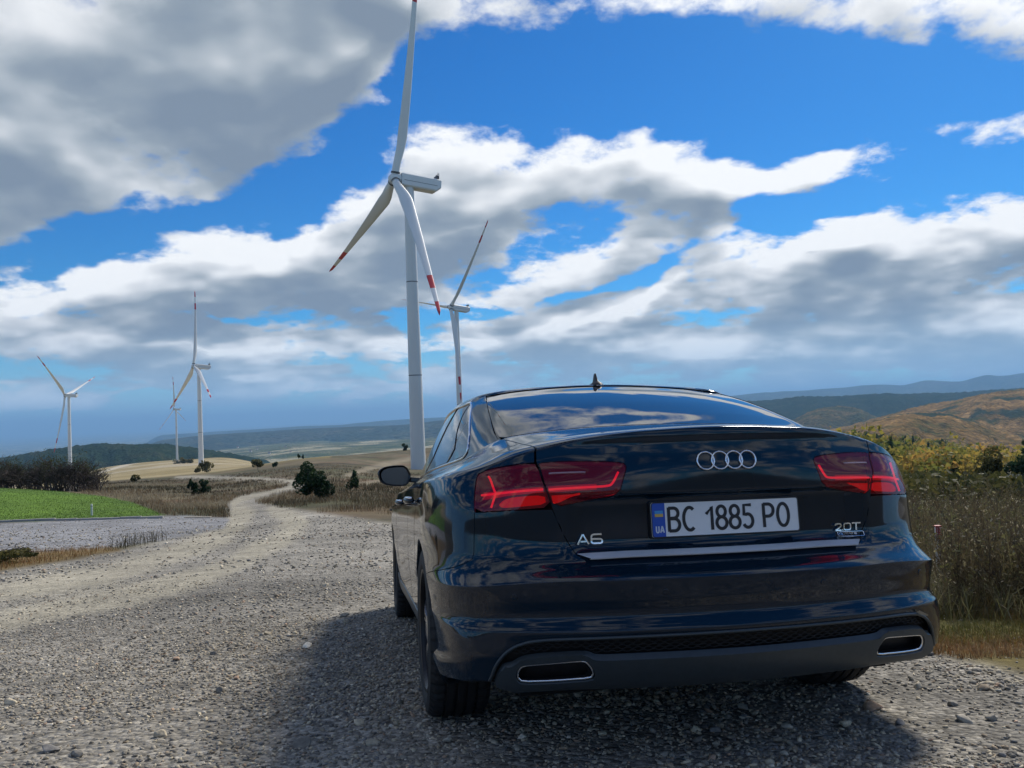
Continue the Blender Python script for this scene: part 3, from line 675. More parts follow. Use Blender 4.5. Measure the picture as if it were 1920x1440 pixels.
# ---------------------------------------------------------------- wind turbines
TW = simple('turbine_paint', (.66, .675, .655), .45, var=(.08, .06)); TRED = simple('blade_red', (.50, .018, .028), .45); TDK = simple('turbine_seam', (.06, .06, .065), .5)
def ground_z(x, y): return float(H(np.array([x]), np.array([y]))[0])
def turbine(D, hub_px, yaw, phase, base_drop, label):
    RB, OV = 64.0, 4.2
    n = np.array([math.sin(R_(yaw))*math.cos(R_(5)), math.cos(R_(yaw))*math.cos(R_(5)), math.sin(R_(5))])
    hubc = ray(*hub_px)*D
    tx, ty = (hubc-n*OV)[:2]; gz = ground_z(tx, ty); ztop = hubc[2]-n[2]*OV-1.6
    root = empty('wind_turbine', (tx, ty, gz)); tag(root, label, 'wind turbine', 'white wind turbines along the ridge')
    L = lambda V: np.asarray(V)-np.array([tx, ty, gz])
    zb = -.5; hgt = ztop-gz
    prof = [(zb, 2.25)]+[(t*hgt, 2.15-.75*t) for t in np.linspace(0.01, 1, 30)]
    tw = mesh_obj('tower', *lathe(prof, 40, 'z'), TW, root, smooth=True)
    for t in (.33, .66): mesh_obj('flange_ring', *lathe([(t*hgt-.12, 2.15-.75*t+.015), (t*hgt+.12, 2.15-.75*t+.015)], 40, 'z'), TDK, tw)
    # nacelle: long box along -n, cut away below the tail
    a = np.cross([0, 0, 1.], n); a /= np.linalg.norm(a); b = np.cross(n, a); f = n
    B = lambda x, y, z: hubc+a*x+b*y+f*z          # side, up, forward
    sec = []; wd, up, dn = 1.9, 1.75, 1.95
    for z, kw, ku, kd in ((-1.6, .93, .95, .92), (-2.2, 1, 1, 1), (-12.2, 1, 1, 1), (-13.6, .97, .97, .45)):
        w_, u_, d_ = wd*kw, up*ku, dn*kd; c = .35
        sec.append([B(-w_+c, u_, z), B(w_-c, u_, z), B(w_, u_-c, z), B(w_, -d_+c, z), B(w_-c, -d_, z), B(-w_+c, -d_, z), B(-w_, -d_+c, z), B(-w_, u_-c, z)])
    V = [p for s in sec for p in s]; F = []
    for j in range(3): F += [(j*8+i, j*8+(i+1) % 8, (j+1)*8+(i+1) % 8, (j+1)*8+i) for i in range(8)]
    F += [tuple(range(7, -1, -1)), tuple(24+i for i in range(8))]
    na = mesh_obj('nacelle', L(V), F, TW, root)
    seam = [B(s*(wd+.012), -.35, z) for s in (1, -1) for z in (-2.3, -12.4)]
    for s in (0, 2):
        p0, p1 = seam[s], seam[s+1]; V = [p0+b*.06, p1+b*.06, p1-b*.06, p0-b*.06]; mesh_obj('seam', L(V), [(0, 1, 2, 3)], TDK, na)
    fr = [tube([B(x, up, -13.0), B(x, up+1.9, -12.9)], .09, 6) for x in (-1.2, 1.2)]+[tube([B(-1.2, up+h_, -12.9), B(1.2, up+h_, -12.9)], .07, 6) for h_ in (.9, 1.8)]+[tube([B(0, up, -13.0), B(0, up+2.6, -13.0)], .05, 5)]
    bx = box_vf((0, 0, 0), (2.2, 1.0, .7)); bx = ([B(v[0], up+.7+v[1], -12.6+v[2]) for v in bx[0]], bx[1])
    V, F = join_vf(fr+[bx]); mesh_obj('weather_mast', L(V), F, TDK, na)
    # hub and spinner
    sp = [(1.9, .02), (1.75, .55), (1.3, 1.15), (.5, 1.62), (-.6, 1.75), (-1.5, 1.70)]
    V, F = lathe(sp, 28, 'z'); V = [hubc+a*v[0]+b*v[1]+f*v[2] for v in V]
    hub = mesh_obj('hub', L(V), F, TW, root, smooth=True)
    for k in range(3):
        th = R_(phase)+k*2*math.pi/3; rad = math.cos(th)*b+math.sin(th)*a; tan = np.cross(n, rad)
        st = np.concatenate([[1.2, 2.2, 3.2], np.linspace(5, RB, 34)]); V = []; m = 14
        for r in st:
            q = r/RB
            ch = 2.2 if r < 3.5 else np.interp(r, [3.5, 6, 12, 20, 40, 58, 62.5, 63.6, 64], [2.2, 2.7, 3.6, 3.1, 1.9, 1.1, .8, .45, .12])
            tk = np.interp(r, [3.5, 8, 14, 30, 64], [2.2, 1.6, 1.0, .5, .08]); tw_ = R_(np.interp(r, [3, 12, 25, 45, 64], [14, 12, 6, 2, -1])-78)
            ax = tan*math.cos(tw_)+n*math.sin(tw_); up_ = np.cross(rad, ax); rd = np.clip((r-3)/6, 0, 1)
            off = -.25*ch*rd; pre = n*(2.2*q*q)
            for i in range(m):
                an = 2*math.pi*i/m; cx_ = .5*ch*math.cos(an); ty_ = .5*tk*math.sin(an)*(1-rd*.55*(.5-.5*math.cos(an)))
                V.append(hubc+rad*r+ax*(cx_+off*-1*1.0)+up_*ty_+pre)
        ns = len(st); F = [(j*m+i, j*m+(i+1) % m, (j+1)*m+(i+1) % m, (j+1)*m+i) for j in range(ns-1) for i in range(m)]; F.append(tuple((ns-1)*m+i for i in range(m)))
        o = mesh_obj('blade', L(V), F, TW, root, smooth=True); o.data.materials.append(TRED)
        for p in o.data.polygons:
            r = st[min(p.index//m, ns-2)] if p.index < (ns-1)*m else RB
            if r > 57.8 or 46.5 < r < 52.3: p.material_index = 1
        cuff = [(1.45, 1.32), (2.0, 1.32)]
        cv, cf = lathe(cuff, 20, 'z'); cv = [hubc+a*0+rad*v[2]+tan*v[0]+n*v[1] for v in cv]; mesh_obj('blade_collar', L(cv), cf, TDK, hub)
    return root
turbine(231, (740,335), -117, 15, 0, 'tallest looking wind turbine beside the car, its tower rising behind the door mirror')
turbine(680, (363,686), -128, 117, 0, 'wind turbine standing behind the round bush at the edge of the dry field')
turbine(1600, (326,767), -87, 8, 0, 'smallest far wind turbine on the crest of the dry field')
turbine(900, (122,741), -87, 51, 0, 'wind turbine rising out of the bare thicket behind the green lawn')
turbine(520, (845,576), -126, 42, 0, 'wind turbine partly hidden by the sedan roof, one blade pointing straight down')
# ---------------------------------------------------------------- vegetation
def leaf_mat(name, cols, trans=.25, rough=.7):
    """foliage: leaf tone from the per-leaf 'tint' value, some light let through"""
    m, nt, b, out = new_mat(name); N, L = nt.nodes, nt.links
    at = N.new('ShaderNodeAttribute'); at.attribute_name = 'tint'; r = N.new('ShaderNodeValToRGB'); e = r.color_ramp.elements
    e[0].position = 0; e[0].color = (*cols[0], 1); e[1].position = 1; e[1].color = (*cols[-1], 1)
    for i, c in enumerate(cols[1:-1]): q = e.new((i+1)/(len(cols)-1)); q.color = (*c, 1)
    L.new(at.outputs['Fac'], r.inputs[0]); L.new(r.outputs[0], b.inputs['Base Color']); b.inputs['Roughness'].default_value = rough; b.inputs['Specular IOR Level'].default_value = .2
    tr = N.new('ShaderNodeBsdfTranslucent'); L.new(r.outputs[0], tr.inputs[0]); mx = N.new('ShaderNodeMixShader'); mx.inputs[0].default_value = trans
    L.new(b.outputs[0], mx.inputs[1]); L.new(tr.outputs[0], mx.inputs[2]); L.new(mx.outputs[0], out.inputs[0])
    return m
BARK = simple('bark', (.055, .045, .036), .9, var=(6, .4)); TWIG = simple('twig', (.060, .045, .038), .9, var=(3, .4))
EVERG = leaf_mat('evergreen_leaf', [(.008, .022, .010), (.018, .045, .018), (.040, .075, .026)])
OLIVE = leaf_mat('olive_leaf', [(.034, .042, .014), (.085, .085, .028), (.16, .135, .045)], .35)
PALE = leaf_mat('pale_leaf', [(.12, .13, .10), (.24, .25, .20), (.36, .36, .30)])
AUT = leaf_mat('autumn_leaf', [(.028, .056, .024), (.14, .17, .038), (.34, .27, .060), (.46, .27, .07)], .5)
WEED = leaf_mat('weed_leaf', [(.062, .048, .032), (.115, .095, .052), (.13, .135, .050), (.40, .34, .23)], .4)
GRASS = leaf_mat('grass_blade', [(.095, .100, .024), (.17, .125, .038), (.23, .115, .048), (.30, .20, .10)], .3)
LAWNG = leaf_mat('lawn_blade', [(.030, .075, .010), (.065, .125, .018), (.11, .165, .03)], .3)
TUFT = leaf_mat('heath_blade', [(.045, .042, .022), (.095, .078, .044), (.16, .10, .055), (.30, .25, .16)], .3)
def quads(C, A, B):
    """quads with centre C and half-edges A, B -> V, F"""
    V = np.stack([C-A-B, C+A-B, C+A+B, C-A+B], 1).reshape(-1, 3); n = len(C)
    return V, np.arange(4*n).reshape(n, 4)
def rnd_dirs(n):
    v = rng.normal(size=(n, 3)); return v/np.linalg.norm(v, axis=1)[:, None]
def crown_leaves(n, rx, rz, cz, leaf, lumps=9, low=.0, conic=0.):
    """leaf quads clustered in lumps through an uneven crown"""
    lc = rnd_dirs(lumps)*rng.uniform(.2, .9, (lumps, 1)); lr = rng.uniform(.20, .46, lumps); k = rng.integers(0, lumps, n)
    p = lc[k]+rnd_dirs(n)*(lr[k]*rng.uniform(.45, 1.0, n)**.5)[:, None]
    if conic: p[:, :2] *= (1-conic*(p[:, 2:3]*.5+.5))
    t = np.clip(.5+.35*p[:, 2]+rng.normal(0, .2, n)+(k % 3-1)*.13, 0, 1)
    P = p*np.array([rx, rx, rz])+np.array([0, 0, cz]); P[:, 2] = np.maximum(P[:, 2], low)
    a = rnd_dirs(n); b = np.cross(a, rnd_dirs(n)); b /= np.maximum(np.linalg.norm(b, axis=1), 1e-6)[:, None]; s = leaf*rng.uniform(.6, 1.4, n)[:, None]
    V, F = quads(P, a*s, b*s*.6)
    return V, F, np.repeat(t, 4)
def limbs(h, spread, n, r0, z0=.0):
    parts = [tube([(0, 0, -.15), (.02*h, 0, h*.25), (0, .03*h, h*.55), (.02*h, 0, h*.85)], [r0, r0*.85, r0*.55, r0*.2], 6)]
    for i in range(n):
        a = rng.uniform(0, 6.28); z = h*rng.uniform(.12, .6); L = spread*rng.uniform(.5, .95)
        parts.append(tube([(0, 0, z), (L*.5*math.cos(a), L*.5*math.sin(a), z+h*.14), (L*math.cos(a), L*math.sin(a), z+h*.24)], [r0*.45, r0*.3, r0*.1], 5))
    return join_vf(parts)
def place(px, py, r):
    d = ray(px, py); x = d[0]*r; return x, r, ground_z(x, r)
def bush(px, r, hpx, wpx, mat, label, cat='bush', name='bush', n=1400, leaf=.05, group=None, conic=0., lumps=10):
    x, y, z = place(px, 900, r); h = hpx/F_PX*r; w = wpx/F_PX*r/2
    o = empty(name, (x, y, z)); tag(o, label, cat, group)
    V, F = limbs(h*.9, w, 7, max(.02, h*.018)); mesh_obj('trunk', V, F, BARK, o)
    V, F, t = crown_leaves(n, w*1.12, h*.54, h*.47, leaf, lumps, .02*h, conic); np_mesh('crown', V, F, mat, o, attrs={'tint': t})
    return o
bush(598, 48, 74, 70, EVERG, 'big dense dark green bush beside the bend of the gravel road', n=5200, leaf=.055, lumps=16)
bush(664, 66, 36, 30, EVERG, 'small dark pine bush between the gravel road and the hill track', n=1500, leaf=.05, conic=.3)
bush(362, 76, 34, 26, EVERG, 'pointed dark evergreen in the brown heath beside the lawn', n=1300, leaf=.06, conic=.5)
bush(381, 77, 27, 26, EVERG, 'low dark evergreen touching a pointed one in the heath', n=1000, leaf=.06)
bush(252, 150, 15, 20, OLIVE, 'small round olive bush at the foot of the dry field', n=500, leaf=.12)
bush(388, 300, 26, 30, OLIVE, 'round olive bush in front of a turbine tower', n=900, leaf=.22)
bush(371, 310, 12, 14, OLIVE, 'low bush touching a bigger round olive bush by a turbine tower', n=350, leaf=.2)
bush(484, 215, 24, 28, OLIVE, 'round dull bush on the hill above the road', n=700, leaf=.17)
bush(517, 210, 14, 14, EVERG, 'small green bush on the hill above the road', n=350, leaf=.14)
bush(561, 292, 13, 8, EVERG, 'taller of two tiny conifers on the hill crest', 'tree', 'conifer', n=350, leaf=.18, conic=.7)
bush(569, 294, 8, 7, EVERG, 'shorter of two tiny conifers on the hill crest', 'tree', 'conifer', n=250, leaf=.16, conic=.6)
bush(760, 375, 14, 12, EVERG, 'lone dark tree on the hill crest beside the turbine tower', 'tree', 'tree', n=500, leaf=.25)
for i, (px_, h_, w_) in enumerate(((333, 10, 16), (346, 11, 20), (358, 9, 14))):
    bush(px_, 760, h_, w_, PALE if i == 0 else OLIVE, ('pale grey shrub at the end of the hedge row on the dry field' if i == 0 else 'olive shrub in the hedge row on the dry field'), 'shrub', 'shrub', n=350, leaf=.45, group='hedge row on the dry field')
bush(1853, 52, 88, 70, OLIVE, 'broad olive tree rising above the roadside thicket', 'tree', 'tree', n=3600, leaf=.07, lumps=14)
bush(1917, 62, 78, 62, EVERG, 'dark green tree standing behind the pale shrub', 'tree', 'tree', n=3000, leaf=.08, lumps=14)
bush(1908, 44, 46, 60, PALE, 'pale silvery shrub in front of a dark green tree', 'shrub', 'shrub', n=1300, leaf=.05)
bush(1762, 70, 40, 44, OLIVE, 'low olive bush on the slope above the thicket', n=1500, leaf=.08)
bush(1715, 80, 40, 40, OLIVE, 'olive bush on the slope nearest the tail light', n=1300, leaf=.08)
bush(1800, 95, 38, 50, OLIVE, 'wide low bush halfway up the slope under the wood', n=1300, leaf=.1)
# bare shrubs behind the lawn
def bare_shrub(h):
    segs = []
    def grow(p, d, L, r, lev):
        q = p+d*L; mid = (p+q)/2+rng.normal(0, .05*L, 3); segs.append(tube([p, mid, q], [r, r*.8, r*.62], 4, cap=False))
        if lev == 0: return
        for _ in range(3 if lev > 1 else 4):
            nd = d+rng.normal(0, .42, 3); nd[2] = abs(nd[2])*.7+.12; nd /= np.linalg.norm(nd); grow(p+(q-p)*rng.uniform(.45, 1), nd, L*rng.uniform(.55, .85), r*.66, lev-1)
    for _ in range(6):
        d = np.array([rng.normal(0, .34), rng.normal(0, .30), 1.]); d /= np.linalg.norm(d); grow(np.array([rng.normal(0, .12), rng.normal(0, .12), -.1]), d, h*.34, .060, 3)
    return join_vf(segs)
BMESH = []
for k in range(5):
    V, F = bare_shrub(3.9); me = bpy.data.meshes.new('branches'); me.from_pydata([tuple(map(float, v)) for v in V], [], F); me.materials.append(TWIG); BMESH.append(me)
LMESH = []
for k in range(3):
    V, F, t = crown_leaves(420, 1.5, 1.5, 2.3, .035, 12); o = np_mesh('last_leaves', V, F, OLIVE, attrs={'tint': t*.4}); LMESH.append(o.data); bpy.data.objects.remove(o)
for k, px_ in enumerate(np.linspace(-60, 186, 30)):
    r = 84+rng.uniform(-7, 9); x, y, z = place(px_, 915, r); s = rng.uniform(.85, 1.2)*np.interp(px_, [-60, 150, 186], [1, 1, .82])
    o = bpy.data.objects.new('bare_shrub', BMESH[k % 5]); o.location = (x, y, z); o.rotation_euler = (0, 0, rng.uniform(0, 6.28)); o.scale = (s, s, s); link(o)
    tag(o, 'bare leafless shrub in the brown thicket behind the lawn', 'shrub', 'bare thicket behind the lawn')
    link(bpy.data.objects.new('last_leaves', LMESH[k % 3]), o)

# ---------------------------------------------------------------- grasses and weeds (uncountable)
def blades(P, h, w, lean, mat, name, tint, bend=.35):
    """curved two-piece blades at points P"""
    n = len(P); a = rng.uniform(0, 6.28, n); dx = np.stack([np.cos(a), np.sin(a), 0*a], 1); sd = np.stack([-np.sin(a), np.cos(a), 0*a], 1)
    up = np.array([0, 0, 1.])[None]; l = (lean*rng.uniform(.2, 1, n))[:, None]; h = h[:, None]
    m = P+up*h*.55+dx*l*h*.35; t = P+up*h*(1-.25*l)+dx*l*h*(.8+bend)
    s0 = sd*w[:, None]; s1 = s0*.75
    V = np.stack([P-s0, P+s0, m+s1, m-s1, t], 1).reshape(-1, 3); b = np.arange(n)*5
    F = np.concatenate([np.stack([b, b+1, b+2], 1), np.stack([b, b+2, b+3], 1), np.stack([b+3, b+2, b+4], 1)])
    o = np_mesh(name, V, F, mat, attrs={'tint': np.repeat(np.clip(tint, 0, 1), 5)}); tag(o, kind='stuff'); return o
def scatter(n, x0, x1, y0, y1, power=1.0):
    """points in a bearing / distance wedge"""
    t = np.array([ray(a, 900)[0] for a in rng.uniform(x0, x1, n)]); y = y0*(y1/y0)**(rng.uniform(0, 1, n)**power); x = t*y
    return np.stack([x, y, H(x, y)], 1)
def cover_of(P): return ground_cover(P[:, 0], P[:, 1], P[:, 2])[2]
# verge by the car
P = scatter(75000, 1640, 2450, 4.0, 13); k = cover_of(P); q = proj(P); dens_ = fbm(P[:, 0]*1.6, P[:, 1]*1.6, 4, 77)
keep = ((k == 3) & (dens_ > .30)) | ((k == 1) & (dens_ > .60) & (q[:, 1] < 1390) & (q[:, 0] > 1600)); P = P[keep]; n = len(P)
patchy = fbm(P[:, 0]*.8, P[:, 1]*.8, 3, 78)
tag(blades(P, rng.uniform(.02, .075, n), rng.uniform(.0010, .0022, n), np.full(n, 1.0), GRASS, 'grass', (patchy-.5)*2.2+.50+rng.normal(0, .16, n)), 'short dry grass on the verge', 'grass')
# thicket of dry weeds along the right-hand edge
def weed_patch():
    Vs = []; Fs = []; Ts = []; o = 0
    P = scatter(5200, 1655, 2350, 5.0, 26, 1.35); q = proj(P)
    P = P[(q[:, 1] < 1152) & ~((q[:, 0] < 1750) & (P[:, 1] < 6.6))]
    q = proj(P)
    for p, pq in zip(P, q):
        if abs(pq[0]-1757) < 16 and p[1] < 7.6: continue
        lim = ray(pq[0], np.interp(p[1], [6, 9, 14, 26], [1015, 975, 952, 935])+rng.normal(0, 24))[2]*p[1]-p[2]; h = max(.25, min(rng.uniform(.45, 1.15), lim*rng.uniform(.75, 1.05))); lean = rng.normal(0, .16, 2); tone = rng.uniform(0, 1)**1.3
        top = p+np.array([lean[0]*h, lean[1]*h, h]); mid = (p+top)/2+np.array([*rng.normal(0, .03, 2), 0]); w = .0022+.0004*p[1]*.3
        segs = [(p, mid), (mid, top)]
        for _ in range(rng.integers(4, 9)):
            t = rng.uniform(.25, 1); b0 = p+(top-p)*t; dd = np.array([*rng.normal(0, .7, 2), rng.uniform(.6, 1.8)]); dd /= np.linalg.norm(dd); segs.append((b0, b0+dd*h*rng.uniform(.12, .32)))
        C = np.array([(a+b)/2 for a, b in segs]); A = np.array([(b-a)/2 for a, b in segs]); a_ = rng.uniform(0, 3.14, len(segs)); B = np.stack([np.cos(a_), np.sin(a_), 0*a_], 1)*w
        V, F = quads(C, A, B); Vs.append(V); Fs.append(F+o); o += len(V); Ts.append(np.full(len(V), np.clip(.08+.30*tone+.12*rng.normal(), 0, 1)))
        nl = rng.integers(10, 22); i = rng.integers(0, len(segs), nl); t = rng.uniform(0, 1, nl)[:, None]; C = np.array([segs[j][0] for j in i])*(1-t)+np.array([segs[j][1] for j in i])*t+rng.normal(0, .02, (nl, 3))
        a = rnd_dirs(nl); b = np.cross(a, rnd_dirs(nl)); s = (rng.uniform(.005, .014, nl)*(1+.035*p[1]))[:, None]
        V, F = quads(C, a*s, b*s*.45); Vs.append(V); Fs.append(F+o); o += len(V); g = np.clip(tone*.55+rng.normal(0, .22, nl)+.10, 0, .85); g[rng.uniform(0, 1, nl) < .06] = 1.0; Ts.append(np.repeat(g, 4))
    ob = np_mesh('undergrowth', np.concatenate(Vs), np.concatenate(Fs), WEED, attrs={'tint': np.concatenate(Ts)}); tag(ob, 'tangled dry weeds and shrubs along the verge', 'undergrowth', kind='stuff')
weed_patch()
P = scatter(9000, 1680, 2300, 4.9, 14); q = proj(P); P = P[(q[:, 1] < 1170)]; n = len(P)
tag(blades(P, rng.uniform(.10, .34, n), rng.uniform(.0018, .0040, n), np.full(n, 1.2), WEED, 'tall_grass', rng.beta(2, 2.2, n)*.9+.05), 'tall dry grass among the weeds', 'grass', kind='stuff')
# heath tufts along the road and over the hill
P = scatter(29000, 150, 1520, 17, 190, .9); k = cover_of(P); P = P[k == 0]; P = P[fbm(P[:, 0]*.22, P[:, 1]*.22, 4, 95) > .40]
P = np.repeat(P, 5, 0)+rng.normal(0, 1, (len(P)*5, 3))*np.array([.14, .14, 0]); P[:, 2] = H(P[:, 0], P[:, 1]); n = len(P); sc = np.clip(P[:, 1]/28, .8, 3.2)
tone = fbm(P[:, 0]*.10, P[:, 1]*.10, 4, 96)
tag(blades(P, rng.uniform(.16, .46, n), rng.uniform(.0035, .008, n)*sc, np.full(n, .8), TUFT, 'heath_grass', (tone-.5)*2.6+.42+rng.normal(0, .18, n)), 'dry brown heath grass over the hillside', 'grass', kind='stuff')
P = scatter(16000, -60, 320, 36, 72, 1.0); P = P[cover_of(P) == 2]; n = len(P)
tag(blades(P, rng.uniform(.03, .09, n), rng.uniform(.006, .014, n), np.full(n, .9), LAWNG, 'lawn_grass', fbm(P[:, 0]*.3, P[:, 1]*.3, 3, 99)*.9+rng.normal(0, .15, n)), 'short green grass of the lawn', 'grass', kind='stuff')
P = scatter(9000, -60, 240, 8, 26, 1.0); P = P[cover_of(P) == 6]; n = len(P)
tag(blades(P, rng.uniform(.05, .16, n), rng.uniform(.003, .006, n), np.full(n, 1.0), GRASS, 'strip_grass', rng.beta(2, 2, n)*.8+.2), 'orange dry grass strip between gravel and lot', 'grass', kind='stuff')
x, y, z = place(12, 1050, 15.5)
o = empty('low_bramble', (x, y, H(np.array([x]), np.array([y]))[0])); tag(o, 'low dark bramble in the dry grass strip', 'plant')
V, F, t = crown_leaves(900, .62, .15, .12, .028, 12, .01); np_mesh('leaves', V, F, OLIVE, o, attrs={'tint': t})
mesh_obj('stems', *join_vf([tube([(0, 0, -.02), (rng.normal(0, .2), rng.normal(0, .2), .2), (rng.normal(0, .5), rng.normal(0, .4), rng.uniform(.15, .42))], .004, 4) for _ in range(14)]), TWIG, o)
# autumn wood on the slope to the right
def wood():
    Vs = []; Fs = []; Ts = []; o = 0
    P = scatter(1600, 1540, 2200, 150, 820, .62)
    for p in P:
        q = proj(p[None])[0]
        if q[0] < 1560 and p[1] < 300: continue
        con = rng.uniform() < (.75 if (q[0] < 1660 and p[1] > 520) else .07); h = rng.uniform(7, 12)*(1.15 if con else 1); w = h*(.20 if con else rng.uniform(.36, .50)); nl = 84 if p[1] > 350 else 130
        lc = rnd_dirs(7)*rng.uniform(.3, .7, (7, 1)); k = rng.integers(0, 7, nl); u = lc[k]+rnd_dirs(nl)*.42*rng.uniform(.5, 1, (nl, 1))
        if con: u[:, :2] *= (1.15-(u[:, 2:3]*.5+.5)*1.05)
        C = p+u*np.array([w, w, h*.5])+np.array([0, 0, h*.5]); a = rnd_dirs(nl); b = np.cross(a, rnd_dirs(nl)); s = (.026*h+.0006*p[1])*rng.uniform(.7, 1.3, (nl, 1))
        V, F = quads(C, a*s, b*s*.8); Vs.append(V); Fs.append(F+o); o += len(V)
        zone = float(fbm(np.array([p[0]*.008]), np.array([p[1]*.008]), 3, 111)[0])
        base = .05 if con else np.clip(.26+(zone-.5)*1.7+rng.normal(0, .20), .05, 1.0); Ts.append(np.repeat(np.clip(base+rng.normal(0, .07, nl)+.05*u[:, 2], 0, 1), 4))
    ob = np_mesh('autumn_wood', np.concatenate(Vs), np.concatenate(Fs), AUT, attrs={'tint': np.concatenate(Ts)}); tag(ob, 'yellow and green autumn wood covering the slope', 'wood', kind='stuff')
wood()
# scrub between the thicket and the wood
P = scatter(3000, 1640, 2300, 22, 170, .9); P = P[fbm(P[:, 0]*.12, P[:, 1]*.12, 3, 121) > .36]; nl = 26; n = len(P)
C = np.repeat(P, nl, 0); hh = np.repeat(rng.uniform(.7, 2.2, n)*np.clip(P[:, 1]/70, .6, 1.3), nl); u = rnd_dirs(n*nl)*rng.uniform(.3, 1, (n*nl, 1)); C = C+u*np.stack([hh*.6, hh*.6, hh*.5], 1)+np.stack([0*hh, 0*hh, hh*.45], 1)
a = rnd_dirs(n*nl); b = np.cross(a, rnd_dirs(n*nl)); s = (.05+.0012*C[:, 1])[:, None]*rng.uniform(.6, 1.3, (n*nl, 1)); V, F = quads(C, a*s, b*s*.7)
tag(np_mesh('scrub', V, F, OLIVE, attrs={'tint': np.repeat(np.clip(np.repeat(rng.beta(2, 2.5, n), nl)+rng.normal(0, .15, n*nl), 0, 1), 4)}), 'low olive scrub between the verge thicket and the wood', 'scrub', kind='stuff')
# ---------------------------------------------------------------- gravel
def ico(sub):
    bm = bmesh.new(); bmesh.ops.create_icosphere(bm, subdivisions=sub, radius=1.0); bm.verts.ensure_lookup_table()
    V = np.array([v.co[:] for v in bm.verts]); F = np.array([[v.index for v in f.verts] for f in bm.faces]); bm.free(); return V, F
def stone_mat():
    m, nt, b, out = new_mat('stone'); N, L = nt.nodes, nt.links; at = N.new('ShaderNodeAttribute'); at.attribute_name = 'tint'
    tc = N.new('ShaderNodeTexCoord'); n = N.new('ShaderNodeTexNoise'); n.inputs['Scale'].default_value = 60; n.inputs['Detail'].default_value = 6; L.new(tc.outputs['Object'], n.inputs['Vector'])
    mr = N.new('ShaderNodeMapRange'); L.new(n.outputs['Fac'], mr.inputs[0]); mr.inputs[1].default_value = .3; mr.inputs[2].default_value = .7; mr.inputs[3].default_value = .72; mr.inputs[4].default_value = 1.25
    sc = N.new('ShaderNodeVectorMath'); sc.operation = 'SCALE'; L.new(at.outputs['Color'], sc.inputs[0]); L.new(mr.outputs[0], sc.inputs['Scale']); L.new(sc.outputs[0], b.inputs['Base Color'])
    b.inputs['Roughness'].default_value = .85; b.inputs['Specular IOR Level'].default_value = .3
    bp = N.new('ShaderNodeBump'); bp.inputs['Strength'].default_value = .4; bp.inputs['Distance'].default_value = .004; L.new(n.outputs['Fac'], bp.inputs['Height']); L.new(bp.outputs['Normal'], b.inputs['Normal'])
    return m
STONE = stone_mat()
PAL = np.array([(.13,.128,.122),(.19,.185,.17),(.24,.225,.19),(.29,.27,.22),(.17,.145,.115),(.105,.108,.115),(.22,.165,.13),(.38,.37,.34)])*np.array([1.72, 1.60, 1.40])
PW = np.array([.22,.24,.20,.11,.10,.08,.03,.02])
IV, IF = ico(1); SH = []
for k in range(10):
    v = IV*(1+rng.normal(0, .17, (len(IV), 1)))*np.array([1, rng.uniform(.62, .95), rng.uniform(.36, .62)]); SH.append(v)
def gravel_field():
    bands = [(15000, 1.95, 3.5, .0045, .011, 1.0), (2600, 1.95, 3.5, .010, .019, 1.0), (30000, 3.4, 6.6, .0050, .0120, 1.0), (9500, 6.6, 11, .008, .017, 1.0), (9000, 11, 30, .016, .034, 1.0), (5500, 18, 40, .022, .045, 1.0), (5200, 3.4, 9.5, .011, .022, 1.0)]
    Vs = []; Cs = []; Fs = []; o = 0
    for n, y0, y1, s0, s1, pw in bands:
        P = scatter(n, -120, 2040, y0, y1, pw); c, g, k = ground_cover(P[:, 0], P[:, 1], P[:, 2]); f = fbm(P[:, 0]*1.3, P[:, 1]*1.3, 4, 131)
        keep = ((k == 1)|(k == 5))&(f+.16*rng.normal(size=n) > np.where(g < .8, .60, .36)) | ((k == 3)&(rng.uniform(0, 1, n) < .06)); P = P[keep]; m = len(P)
        if s0 >= .010 and y1 < 10: P = P[fbm(P[:, 0]*.9, P[:, 1]*.45, 3, 137) > .46]; m = len(P)
        S_ = s0*(s1/s0)**(rng.uniform(0, 1, m)**1.4); S_ *= .8+.6*fbm(P[:, 0]*.7, P[:, 1]*.7, 3, 133); a = rng.uniform(0, 6.28, m); sh = rng.integers(0, 10, m); tl = rng.normal(0, .28, (m, 2))
        base = np.array(SH)[sh]*S_[:, None, None]; ca, sa = np.cos(a)[:, None], np.sin(a)[:, None]
        X = base[..., 0]*ca-base[..., 1]*sa; Y = base[..., 0]*sa+base[..., 1]*ca; Z = base[..., 2]+X*tl[:, :1]+Y*tl[:, 1:]
        Vs.append((np.stack([X, Y, Z], 2)+P[:, None]+np.stack([0*S_, 0*S_, S_*.18], 1)[:, None]).reshape(-1, 3))
        c = PAL[rng.choice(len(PAL), m, p=PW)]*rng.uniform(.62, 1.32, (m, 1)); Cs.append(np.repeat(c, len(IV), 0))
        Fs.append((IF[None]+(np.arange(m)*len(IV))[:, None, None]).reshape(-1, 3)+o); o += m*len(IV)
    ob = np_mesh('gravel', np.concatenate(Vs), np.concatenate(Fs), STONE, attrs={'tint': np.concatenate(Cs)}); tag(ob, 'loose grey and beige gravel covering the road', 'gravel', kind='stuff')
gravel_field()
IV2, IF2 = ico(3)
def on_ground(px, py):
    y = 5.0
    for _ in range(40):
        d = ray(px, py); t = np.linspace(3, 60, 800); z = H(d[0]*t, t)-d[2]*t; i = np.argmax(z > 0); return d[0]*t[i], t[i], float(H(np.array([d[0]*t[i]]), np.array([t[i]]))[0])
